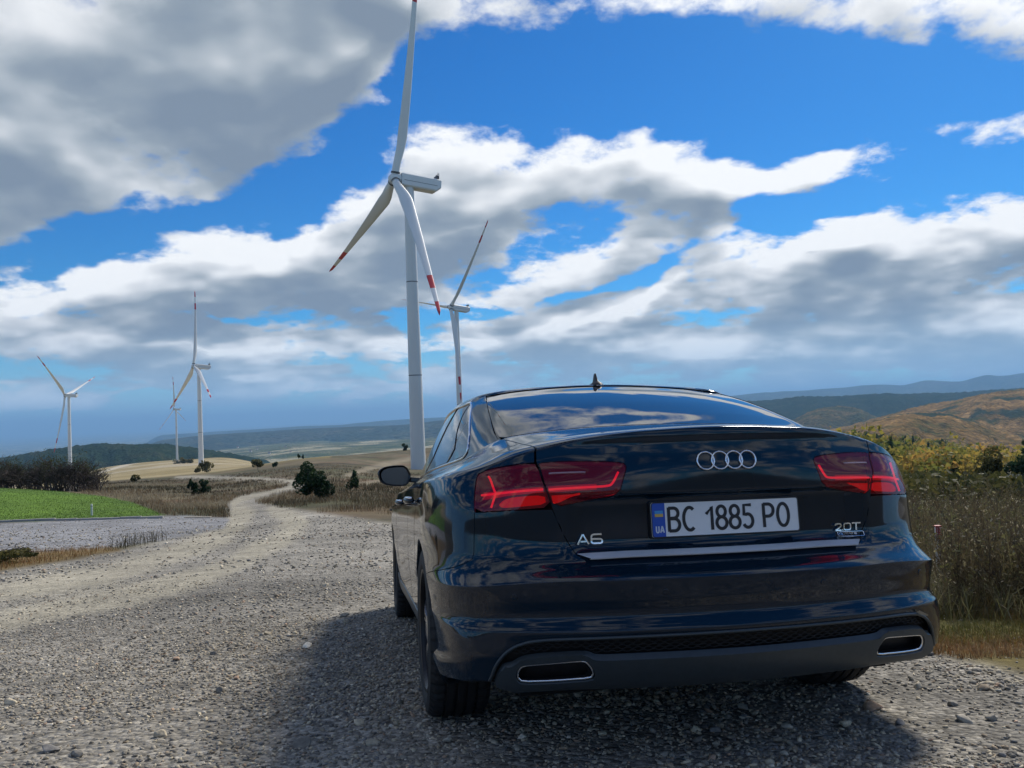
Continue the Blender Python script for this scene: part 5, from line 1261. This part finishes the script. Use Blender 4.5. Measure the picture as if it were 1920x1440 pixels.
# --- tail lights ----------------------------------------------------------
def lamps(s):
    big = lambda p, k: np.array(p)*1.0
    ho = patch('tail_light', P_(LAMP_OUT, s), HOUSING, car, off=-.026, rim=0, gap=0)
    patch('lens', P_(LAMP_OUT, s), LENS, ho, off=.001, rim=.006, gap=.001)
    hi = patch('lid_tail_light', P_(LAMP_IN, s), HOUSING, car, off=-.026, rim=0, gap=0)
    patch('lens', P_(LAMP_IN, s), LENS, hi, off=.001, rim=.006, gap=.001)
    led = lambda uv, par, r=.0036, off=-.009, mat=LED, nm='light_guide', sm=1: skin_tube(nm, P_(uv, s), r, off, mat, par, 8, sm)
    led([(4.80,16.32),(4.63,15.5),(4.49,14.90)], ho); led([(4.49,14.86),(4.54,14.46),(4.58,14.17)], ho)
    led([(4.93,14.9),(4.15,14.89),(3.24,14.87)], ho); led([(3.12,14.84),(2.48,14.86),(1.97,14.87),(1.90,15.03),(1.80,15.65)], hi, sm=2)
    for uvb, par in (([(4.93,14.66),(4.15,14.72),(3.24,14.72),(3.26,15.02),(4.15,15.06),(4.93,15.1)], ho), ([(3.12,14.70),(2.2,14.74),(2.2,15.0),(3.14,15.0)], hi)):
        patch('light_guide_base', P_(uvb, s), LEDGLOW, par, off=-.018, rim=0, gap=0)
    patch('reflector', P_(chaikin([(4.38,14.30),(4.24,14.52),(4.0,14.62),(3.22,14.60),(3.2,14.20),(3.8,14.14),(4.28,14.12)], 1), s), REDREFL, ho, off=-.010, rim=.008, gap=0)
    patch('reflector', P_([(3.07,14.56),(2.5,14.58),(2.5,14.42),(3.04,14.20)], s), REDREFL, hi, off=-.010, rim=.008, gap=0)
    patch('painted_rim_highlight', P_([(5.06,16.72),(4.83,17.02),(4.29,16.86),(3.44,16.56),(3.46,16.80),(4.29,17.10),(4.84,17.28),(5.07,16.98)], s), RIM_HIGHLIGHT, ho, off=-.006, rim=.004, gap=0)
    patch('painted_rim_highlight', P_([(3.30,16.52),(2.82,16.38),(2.28,16.14),(1.85,15.98),(1.74,15.90),(1.72,16.02),(1.88,16.18),(2.28,16.34),(2.82,16.59),(3.33,16.75)], s), RIM_HIGHLIGHT, hi, off=-.006, rim=.004, gap=0)
    led([(3.11,15.77),(2.75,15.74),(2.39,15.70)], hi, .0034, .0015, CLEAR, 'clear_bar')
    patch('reverse_lens', P_(chaikin([(2.18,14.59),(1.87,14.71),(1.87,14.54),(2.15,14.48)], 1), s), CLEAR, hi, off=-.014, rim=.006, gap=0)
both(lamps)

# --- lower bumper insert --------------------------------------------------
full = lambda half: half + [(-a, b) for a, b in half[::-1][1:]]
skin_tube('bumper_trim', full(TRIM), .0055, .002, SATIN_DARK, bumper, 10, 1)
ins = full([(4.44,1.45)] + TRIM[1:]) 
patch('lower_insert', mirror_half([(0,4.4)] + TRIM[::-1][1:] + [(4.3,1.2),(2,1.0),(0,1.0)]), BLACK, car, off=-.030, rim=0, gap=0)
zz = []
for r in range(7):
    v0 = 3.15+r*.19
    for s0 in (1,):
        us = np.arange(-4.05, 4.06, .042); pts = []
        for i, u in enumerate(us):
            au = abs(u); top = np.interp(au, [p[0] for p in TRIM[::-1]], [p[1] for p in TRIM[::-1]]); bot = np.interp(au, [p[0] for p in DIFF[::-1]], [p[1] for p in DIFF[::-1]])
            ph = (i//2 + r) % 2; vq = v0+(.048 if ph else -.048)
            if bot < vq < top-.06: pts.append((u, vq))
            else:
                if len(pts) > 3: zz.append(pts)
                pts = []
        if len(pts) > 3: zz.append(pts)
mesh_obj('honeycomb_mesh', *join_vf([tube(on(np.array(p), -.014), .0022, 5) for p in zz]), BLACK, bumper, smooth=True)
big = lambda poly, k: (np.array(poly)-np.mean(poly, 0))*k+np.mean(poly, 0)
EXH_O = big(EXH, [1.04, 1.16])
diff = patch('diffuser', mirror_half([(0,2.72)] + DIFF2[::-1][1:] + [(4.33,1.30),(4.0,1.02),(3.0,1.0),(1.5,1.0),(0,1.0)]), SATIN_DARK, car, holes=[EXH_O, flip(EXH_O)], off=.012, rim=.02, gap=0)
nA = 120
mesh = skin_ribbon('diffuser_edge', resample(full(DIFF), nA, 1), resample(full(DIFF2), nA, 1), -.004, .012, SATIN_DARK, diff)
def pipes(s):
    L = on(q2uv(densify(uv2q(np.array(P_(EXH, s))), .01)), .004); c = L.mean(0)
    d = np.array([0, 1, .02]); inner = (L-c)*.93+c
    rings_ = [(L, 0), (L+d*.0, 0)]
    V, F = tube(L, .0042, 8, closed=True); ti = mesh_obj('exhaust_tip', V, F, CHROME, car, smooth=True)
    lo = (L-c)*1.05+c+np.array([0, .004, 0]); n = len(L)
    V = list(inner)+list(inner+d*.16)+list(lo)+list(lo+d*.06); F = []
    for a, b in ((0, n), (2*n, 3*n)):
        F += [(a+i, a+(i+1) % n, b+(i+1) % n, b+i) for i in range(n)]
    F.append(tuple(range(n, 2*n)))
    mesh_obj('pipe_bore', V, F, GAP, ti)
both(pipes)
# parking sensors
for u, v in ((3.82,8.22),(1.23,8.25),(-1.23,8.25),(-3.82,8.22)):
    c = on((u, v), .0008)[0]; n = SN(np.array([[u, v]]))[0]
    q = Vector(n).to_track_quat('Z', 'Y').to_matrix(); V, F = lathe([(.0, .0001), (.0012, .0085), (.0006, .0098), (-.002, .0100)], 24, 'z')
    mesh_obj('parking_sensor', xform(V, q, c), F, PAINT, bumper, smooth=True)
# --- lid fittings ---------------------------------------------------------
sa = [(-2.60,12.36),(-1.8,12.38),(-.9,12.38),(0,12.38),(.9,12.38),(1.8,12.38),(2.60,12.36)]; sb = [(-2.40,11.98),(-1.8,11.99),(-.9,12.0),(0,12.0),(.9,12.0),(1.8,11.99),(2.40,11.98)]
ta, tb = S(resample(sa, 60, 0)), S(resample(sb, 60, 0)); tb[:, 2] = ta[:, 2]-.014; n_ = 60
rows_ = [ta+np.array([0, -.001, 0]), ta+np.array([0, -.006, -.001]), tb+np.array([0, -.019, 0]), tb+np.array([0, -.017, -.004]), tb+np.array([0, .004, -.004])]
strip = mesh_obj('lid_strip', [p for r_ in rows_ for p in r_], [(j*n_+i, j*n_+i+1, (j+1)*n_+i+1, (j+1)*n_+i) for j in range(4) for i in range(n_-1)], simple('brushed_strip', (.78, .80, .82), .40, .30), lid)
ring_o, pit = .0322, .0490
for k in range(4):
    x0 = (k-1.5)*pit
    uvc = inv([(x0 if abs(x0) > 1e-6 else 1e-6, .1, .9605)], 'r')[0]; c = on(uvc, .004)[0]; n = SN(np.array([uvc]))[0]
    n = np.array([n[0]*.8, n[1], n[2]]); n /= np.linalg.norm(n)
    q = np.stack([np.cross([0, 0, 1.], n), np.cross(n, np.cross([0, 0, 1.], n)), n], 1); q[:, 0] /= np.linalg.norm(q[:, 0]); q[:, 1] /= np.linalg.norm(q[:, 1])
    prof = [(-.004, ring_o), (.0025, ring_o-.0006), (.0042, ring_o-.002), (.0042, ring_o-.0042), (.0025, ring_o-.0058), (-.004, ring_o-.0064)]
    V, F = lathe(prof, 56, 'z'); V = np.array(V)
    mesh_obj('emblem_ring', xform(V, q, c), F, CHROME, lid, smooth=True)
hole = on((.20, 14.42), .001)[0]; V, F = lathe([(0, .0001), (.0008, .004), (-.001, .0055)], 16, 'z')
mesh_obj('camera_button', xform(V, Vector((0, -1, -.25)).to_track_quat('Z', 'Y').to_matrix(), hole), F, BLACK, lid)
def arcp(cx, cy, rx, ry, a0, a1, n=14): return [(cx+rx*math.cos(t), cy+ry*math.sin(t)) for t in np.linspace(R_(a0), R_(a1), n)]
GL = {   # stroke letters in a box of width w, height 1
 'B': (.62, [[(.06,0),(.06,1)], [(.06,.97),(.30,.97)]+arcp(.30,.76,.22,.21,90,-90)+[(.06,.55)], [(.06,.53),(.32,.53)]+arcp(.32,.28,.25,.25,90,-90)+[(.06,.03)]]),
 'C': (.66, [arcp(.36,.5,.30,.47,52,308,28)]),
 '1': (.42, [[(.04,.66),(.33,.97),(.33,0)]]),
 '8': (.56, [arcp(.28,.745,.21,.225,-90,270,26), arcp(.28,.275,.25,.245,90,450,28)]),
 '5': (.56, [[(.47,.97),(.10,.97),(.085,.55)]+arcp(.265,.31,.245,.28,110,-150,24)]),
 'P': (.60, [[(.06,0),(.06,1)], [(.06,.97),(.30,.97)]+arcp(.30,.715,.25,.255,90,-90)+[(.06,.46)]]),
 'O': (.68, [arcp(.34,.5,.28,.47,0,360,36)]), 'U': (.6, [[(.08,1),(.08,.32)]+arcp(.30,.30,.22,.27,180,360)+[(.52,1)]]),
 'A': (.66, [[(.02,0),(.31,1)], [(.33,1),(.62,0)], [(.14,.30),(.50,.30)]]),
 'Aw': (1.28, [[(.02,0),(.60,.96)], [(.64,.96),(1.24,0)], [(.34,.28),(1.0,.28)]]),
 '6w': (1.15, [[(1.02,.93),(.32,.93)]+arcp(.30,.70,.24,.22,90,180,6)+[(.06,.28)]+arcp(.28,.26,.22,.20,180,270,6)+[(.86,.06)]+arcp(.86,.27,.20,.21,-90,90,8)+[(.08,.50)]]),
 '2w': (.95, [[(.05,.72)]+arcp(.25,.72,.2,.2,170,90,5)+[(.70,.92)]+arcp(.70,.72,.18,.2,90,-70,8)+[(.1,.10)], [(.06,.06),(.90,.06)]]),
 '.': (.2, [[(.05,.06),(.16,.06)]]), '0w': (1.05, [[(.30,.93),(.75,.93)]+arcp(.75,.68,.22,.25,90,0,6)+[(.97,.3)]+arcp(.75,.31,.22,.25,0,-90,6)+[(.28,.06)]+arcp(.28,.31,.22,.25,-90,-180,6)+[(.06,.68)]+arcp(.28,.68,.22,.25,180,90,6)]),
 'Tw': (1.0, [[(.02,.94),(.98,.94)], [(.5,.9),(.5,0)]]),
 'q': (.7, [[(.62,-.3),(.62,.62),(.2,.62)]+arcp(.2,.42,.14,.2,90,180,4)+[(.06,.2)]+arcp(.2,.2,.14,.16,180,270,4)+[(.6,.04)]]),
 'u': (.7, [[(.06,.66),(.06,.2)]+arcp(.2,.2,.14,.16,180,270,4)+[(.62,.04),(.62,.66)]]), 'a': (.7, [[(.1,.62),(.62,.62),(.62,.02)], [(.6,.36),(.2,.36)]+arcp(.2,.2,.14,.16,90,270,6)+[(.6,.04)]]),
 't': (.5, [[(.14,.9),(.14,.04),(.44,.04)], [(.02,.62),(.44,.62)]]), 'r': (.45, [[(.06,0),(.06,.62),(.42,.62)]]), 'o': (.7, [arcp(.34,.33,.27,.29,0,360,20)]),
}
def stroke_vf(pts, w, d0, d1):
    """flat ribbon with thickness along a 2-D polyline; returns (x, depth, z)"""
    P = np.array(pts, float); closed = np.linalg.norm(P[0]-P[-1]) < 1e-6
    if closed: P = P[:-1]; T = np.roll(P, -1, 0)-np.roll(P, 1, 0)
    else: T = np.gradient(P, axis=0)
    T /= np.maximum(np.linalg.norm(T, axis=1), 1e-9)[:, None]; Nn = np.stack([-T[:, 1], T[:, 0]], 1)
    a = P+Nn*w/2; b = P-Nn*w/2; n = len(P); V = []
    for q, d in ((a, d1), (b, d1), (a, d0), (b, d0)): V += [(x, d, z) for x, z in q]
    F = []; rngi = range(n) if closed else range(n-1)
    for i in rngi:
        j = (i+1) % n
        F += [(i, j, n+j, n+i), (2*n+i, 2*n+j, j, i), (n+i, n+j, 3*n+j, 3*n+i)]
    if not closed: F += [(0, n, 3*n, 2*n), (n-1, 3*n-1, 4*n-1, 2*n-1)]
    return V, F
def glyph(name, ch, x, z, h, w, place, mat, parent, depth=(0., .0015), sx=1.0, slant=0.):
    gw, st = GL[ch]; parts_ = []
    for k, p in enumerate(st):
        pp = [(x+(a*sx+slant*b)*h, z+b*h) for a, b in p]
        parts_.append(stroke_vf(pp, w, depth[0], depth[1]+.00015*k))
    V, F = join_vf(parts_)
    mesh_obj(name, [place(*v) for v in V], F, mat, parent)
    return gw*h*sx
# number plate
py = .130; pz = .7745
plate_place = lambda x, d, z: (x, py-d, z)
def rounded(w, h, r, n=5):
    o = []
    for cx, cy, a in ((w/2-r, h/2-r, 0), (-w/2+r, h/2-r, 90), (-w/2+r, -h/2+r, 180), (w/2-r, -h/2+r, 270)): o += arcp(cx, cy, r, r, a, a+90, n)
    return o
def slab(name, outline, y0, y1, mat, parent):
    n = len(outline); V = [(x, y1, z) for x, z in outline]+[(x, y0, z) for x, z in outline]
    return mesh_obj(name, V, [tuple(range(n))]+[(i, n+i, n+(i+1) % n, (i+1) % n) for i in range(n)]+[tuple(range(2*n-1, n-1, -1))], mat, parent)
WHITE = simple('plate_white', (.78, .79, .78), .35, var=(18, .08)); PBLUE = simple('plate_blue', (.012, .075, .42), .35)
PBLK = simple('plate_black', (.012, .012, .014), .4); PYEL = simple('flag_yellow', (.62, .40, .10), .4); PCYAN = simple('flag_blue', (.05, .30, .62), .4); PWH = simple('plate_letter_white', (.62, .66, .72), .4)
frame = slab('number_plate', [(x, z+pz) for x, z in rounded(.528, .120, .010)], .175, py+.004, BLACK, car)
slab('plate_sheet', [(x, z+pz) for x, z in rounded(.520, .112, .008)], py+.006, py, WHITE, frame)
slab('country_band', [(-.2595+x, z+pz) for x, z in [(0, -.0505), (.004, -.0545), (.046, -.0545), (.046, .0545), (.004, .0545), (0, .0505)]], py+.004, py-.0006, PBLUE, frame)
slab('flag_half', [(-.2485+x, pz+.020+z) for x, z in ((0, 0), (.028, 0), (.028, .010), (0, .010))], py+.002, py-.0014, PCYAN, frame)
slab('flag_half', [(-.2485+x, pz+.010+z) for x, z in ((0, 0), (.028, 0), (.028, .0098), (0, .0098))], py+.002, py-.0014, PYEL, frame)
x = -.2475
for ch in 'UA': x += glyph('country_letter', ch, x, pz-.041, .021, .0042, plate_place, PWH, frame, (0, .0016), .95)+.0035
x = -.205
for ch in 'BC 1885 PO':
    if ch == ' ': x += .026; continue
    x += glyph('plate_character', ch, x, pz-.039, .078, .0105, plate_place, PBLK, frame, (0, .0016), .90)+.0075
v, f = tube([(a, py-.0005, b+pz) for a, b in rounded(.518, .110, .008, 6)], .0013, 6, closed=True); mesh_obj('plate_rim', v, f, simple('plate_rim_dark', (.03, .03, .03), .5), frame)
# badges on the lid
def skin_place():
    cache = {}
    def pl(x, d, z):
        k = (round(x, 5), round(z, 5))
        if k not in cache:
            uvq = inv([(x, .1, z)], 'r')[0]; cache[k] = (on(uvq, .0)[0], SN(np.array([uvq]))[0])
        p, n = cache[k]; return tuple(p+n*(.0055+d))
    return pl
BADGE = simple('badge_chrome', (.86, .87, .88), .16, 1.0)
pl = skin_place(); x = -.500
for ch in ('Aw', '6w'): x += glyph('badge_letter', ch, x, .705, .034, .0055, pl, BADGE, lid, (-.004, .003), 1.0)+.006
x = .415
for ch in ('2w', '.', '0w', 'Tw'): x += glyph('badge_letter', ch, x, .7075, .0265, .0046, pl, BADGE, lid, (-.004, .003), 1.16, .06)+.0016
x = .431
for ch in 'quattro': x += glyph('badge_letter', ch, x, .6905, .0120, .0021, pl, BADGE, lid, (-.004, .002), 1.32)+.0008
V, F = stroke_vf([(.4275, .7035), (.4255, .700), (.4255, .6895), (.430, .6855), (.522, .6855), (.526, .6875), (.526, .7005), (.523, .7035), (.434, .7035)], .0019, -.004, .0015)
mesh_obj('badge_frame', [pl(*v) for v in V], F, BADGE, lid)

# --- wheels ---------------------------------------------------------------
def wheel(yc, s):
    R0, W, xo = .340, .245, .945
    xc = xo-W/2
    # tyre: outer x = +W/2
    prof = [(-W/2+.018, .235), (-W/2+.004, .262), (-W/2, .290), (-W/2+.006, .318), (-W/2+.022, .334)]
    g = [(-.062, .009), (-.022, .009), (.022, .009), (.062, .009)]
    xs = [-W/2+.030]
    tread = [(-W/2+.034, .3385)]
    for gx, gd in ((-.060, .008), (-.020, .009), (.020, .009), (.060, .008)):
        tread += [(gx-.006, R0-.3*gx*gx*0), (gx-.005, R0-gd), (gx+.005, R0-gd), (gx+.006, R0)]
    tread += [(W/2-.034, .3385)]
    prof = prof+tread+[(W/2-.022, .334), (W/2-.006, .318), (W/2, .290), (W/2-.004, .262), (W/2-.018, .235), (-W/2+.018, .235)]
    n = 144
    V, F = lathe(prof, n, 'x'); V = np.array(V)
    # shoulder blocks: every other slice a little lower at the shoulders, gives lateral sipes
    m = len(prof); r = np.hypot(V[:, 1], V[:, 2]); sl = (np.arange(len(V))//m) % 3 == 0
    shoulder = (np.abs(V[:, 0]) > .064) & (r > .33) & sl
    V[shoulder, 1:] *= ((r[shoulder]-.007)/r[shoulder])[:, None]
    # rim
    rimp = [(W/2-.020, .236), (W/2-.006, .244), (W/2-.008, .232), (W/2-.022, .222), (W/2-.07, .214), (-W/2+.02, .210), (-W/2+.012, .232)]
    RV, RF = lathe(rimp, 64, 'x')
    sp = []
    for k in range(5):
        for da in (-.155, .155):
            a = 2*math.pi*k/5+.3
            # spoke from hub to rim, splitting outwards
            for i in range(6):
                t0, t1 = i/6, (i+1)/6
                def P(t):
                    rr = .045+.185*t; an = a+da*(.35+.9*t)*.9; return np.array([W/2-.030-.030*(1-t)*math.sin(t*3)*0+.012*math.sin(t*math.pi)-.01, rr*math.cos(an), rr*math.sin(an)])
                p0, p1 = P(t0), P(t1); wd = .013-.003*t0; th = .022
                rad = p1-p0; rad /= np.linalg.norm(rad); tv = np.cross([1, 0, 0], rad); tv /= np.linalg.norm(tv); ax = np.array([1., 0, 0])
                vv = []
                for p in (p0, p1): vv += [p+tv*wd*.6+ax*.008, p-tv*wd*.6+ax*.008, p-tv*wd-ax*th, p+tv*wd-ax*th]
                sp.append((vv, [(0, 1, 5, 4), (1, 2, 6, 5), (2, 3, 7, 6), (3, 0, 4, 7), (3, 2, 1, 0), (4, 5, 6, 7)]))
    hub = lathe([(W/2-.015, .0001), (W/2-.015, .030), (W/2-.022, .060), (W/2-.06, .066), (-.05, .07)], 32, 'x')
    M = np.diag([s, 1, 1]); t = (s*xc, yc, R0)
    fl = (lambda F: [tuple(q[::-1]) for q in F]) if s < 0 else (lambda F: F)
    w = mesh_obj('wheel', xform(RV, M, t), fl(RF), ALLOY_DARK, car, smooth=False)
    RV2, RF2 = join_vf(sp+[hub]); mesh_obj('spokes', xform(RV2, M, t), fl(RF2), ALLOY, w, smooth=False)
    mesh_obj('tyre', xform(V, M, t), fl(F), RUBBER, w, smooth=False)
    DV_, DF_ = lathe([(.0, .06), (.0, .165), (-.02, .17), (-.02, .06)], 48, 'x')
    mesh_obj('brake_disc', xform(DV_, M, t), fl(DF_), ALLOY_DARK, w)
    BV, BF = lathe([(-W/2+.03, .0001), (-W/2+.03, .21)], 32, 'x'); mesh_obj('wheel_back', xform(BV, M, t), fl(BF), GAP, w)
for yc in (1.06, 3.97):
    for s in (1, -1): wheel(yc, s)

# --- mirrors, aerial ------------------------------------------------------
MIR = chaikin([(1.072,1.059),(1.061,1.087),(1.025,1.107),(.962,1.115),(.891,1.113),(.867,1.088),(.850,1.051),(.854,1.023),(.865,.995),(.887,.975),(.964,.974),(1.027,.987),(1.058,1.009)], 2)
MGL = chaikin([(1.053,1.058),(1.036,1.085),(.997,1.099),(.898,1.103),(.877,1.081),(.861,1.045),(.876,.996),(.894,.982),(.964,.983),(1.02,.995),(1.044,1.019)], 2)
def mirror(s):
    c = MIR.mean(0); n = len(MIR); V = []; F = []
    lay = [(3.245, .90), (3.235, 1.0), (3.27, 1.03), (3.31, .98), (3.345, .80), (3.365, .45), (3.37, .05)]
    for y, k in lay: V += [(s*(c[0]+(p[0]-c[0])*k), y, c[1]+(p[1]-c[1])*k) for p in MIR]
    for j in range(len(lay)-1): F += [(j*n+i, j*n+(i+1) % n, (j+1)*n+(i+1) % n, (j+1)*n+i) for i in range(n)]
    mo = mesh_obj('door_mirror', V, F, GLOSSBLACK, car, smooth=True)
    m = len(MGL); V = [(s*p[0], 3.246, p[1]) for p in MGL]
    mesh_obj('mirror_glass', V, [tuple(range(m))], simple('mirror_glass_dark', (.045, .052, .06), .12, 1.0), mo)
    V = [(s*x, y, z) for x, y, z in ((.87, 3.27, 1.00), (.87, 3.35, 1.00), (.87, 3.35, 1.035), (.87, 3.27, 1.035), (.775, 3.25, .985), (.775, 3.36, .985), (.775, 3.36, 1.025), (.775, 3.25, 1.025))]
    bevel(mesh_obj('mirror_arm', V, [(0, 1, 2, 3), (7, 6, 5, 4), (0, 4, 5, 1), (1, 5, 6, 2), (2, 6, 7, 3), (3, 7, 4, 0)], GLOSSBLACK, mo), .008)
both(mirror)
V = []; F = []; yb = 1.56; zb = 1.405
rings2 = [(0, .036, .085), (.010, .034, .080), (.020, .026, .066), (.027, .013, .050), (.034, .0085, .040), (.05, .006, .030), (.068, .004, .020), (.074, .0012, .012)]
n = 20
for h, rx, ry in rings2: V += [(rx*math.cos(a), yb+ry*math.sin(a)-.25*h*0, zb+h) for a in np.linspace(0, 2*math.pi, n, endpoint=False)]
for j in range(len(rings2)-1): F += [(j*n+i, j*n+(i+1) % n, (j+1)*n+(i+1) % n, (j+1)*n+i) for i in range(n)]
F.append(tuple((len(rings2)-1)*n+i for i in range(n)))
mesh_obj('roof_aerial', V, F, BLACK, car, smooth=True)
# a dry leaf caught on the bumper trim
lp = on((3.62, 4.28), .008)[0]
V = [(0, 0, 0), (.010, 0, .006), (.028, -.002, .004), (.040, -.004, -.004), (.026, -.002, -.005), (.010, 0, -.003)]
lw = CAR_O+R_WC@lp; o = mesh_obj('dry_leaf', [(v[0], v[1], v[2]+.004*(i % 2)) for i, v in enumerate(V)]+[(v[0], v[1]+.001, v[2]-.0006) for v in V], [(0, 1, 2, 3, 4, 5), (11, 10, 9, 8, 7, 6)], simple('dry_leaf', (.35, .29, .20), .8, var=(80, .3)))
o.location = lw-np.array([.02, .004, 0]); o.rotation_euler = (.3, .15, -.2); tag(o, 'curled dry leaf caught on the bumper trim', 'leaf')

# ---------------------------------------------------------------- air
hv, nt, b, out = new_mat('haze_air'); nt.nodes.remove(b)
pv = nt.nodes.new('ShaderNodeVolumePrincipled'); pv.inputs['Color'].default_value = (.33, .63, 1.0, 1); pv.inputs['Density'].default_value = HAZE_D; pv.inputs['Anisotropy'].default_value = .1
nt.links.new(pv.outputs[0], out.inputs['Volume'])
V, F = box_vf((0, 46000, 0), (260000, 96000, 1)); V = [(x, y, -560 if z < 0 else 620) for x, y, z in V]
hz_o = mesh_obj('haze', V, F, hv); tag(hz_o, 'pale blue haze over the valley', 'haze', kind='stuff')
scene.cycles.volume_bounces = 0; scene.cycles.max_bounces = 8; scene.cycles.transparent_max_bounces = 12
scene.cycles.use_denoising = True
scene.cycles.caustics_reflective = False; scene.cycles.caustics_refractive = False
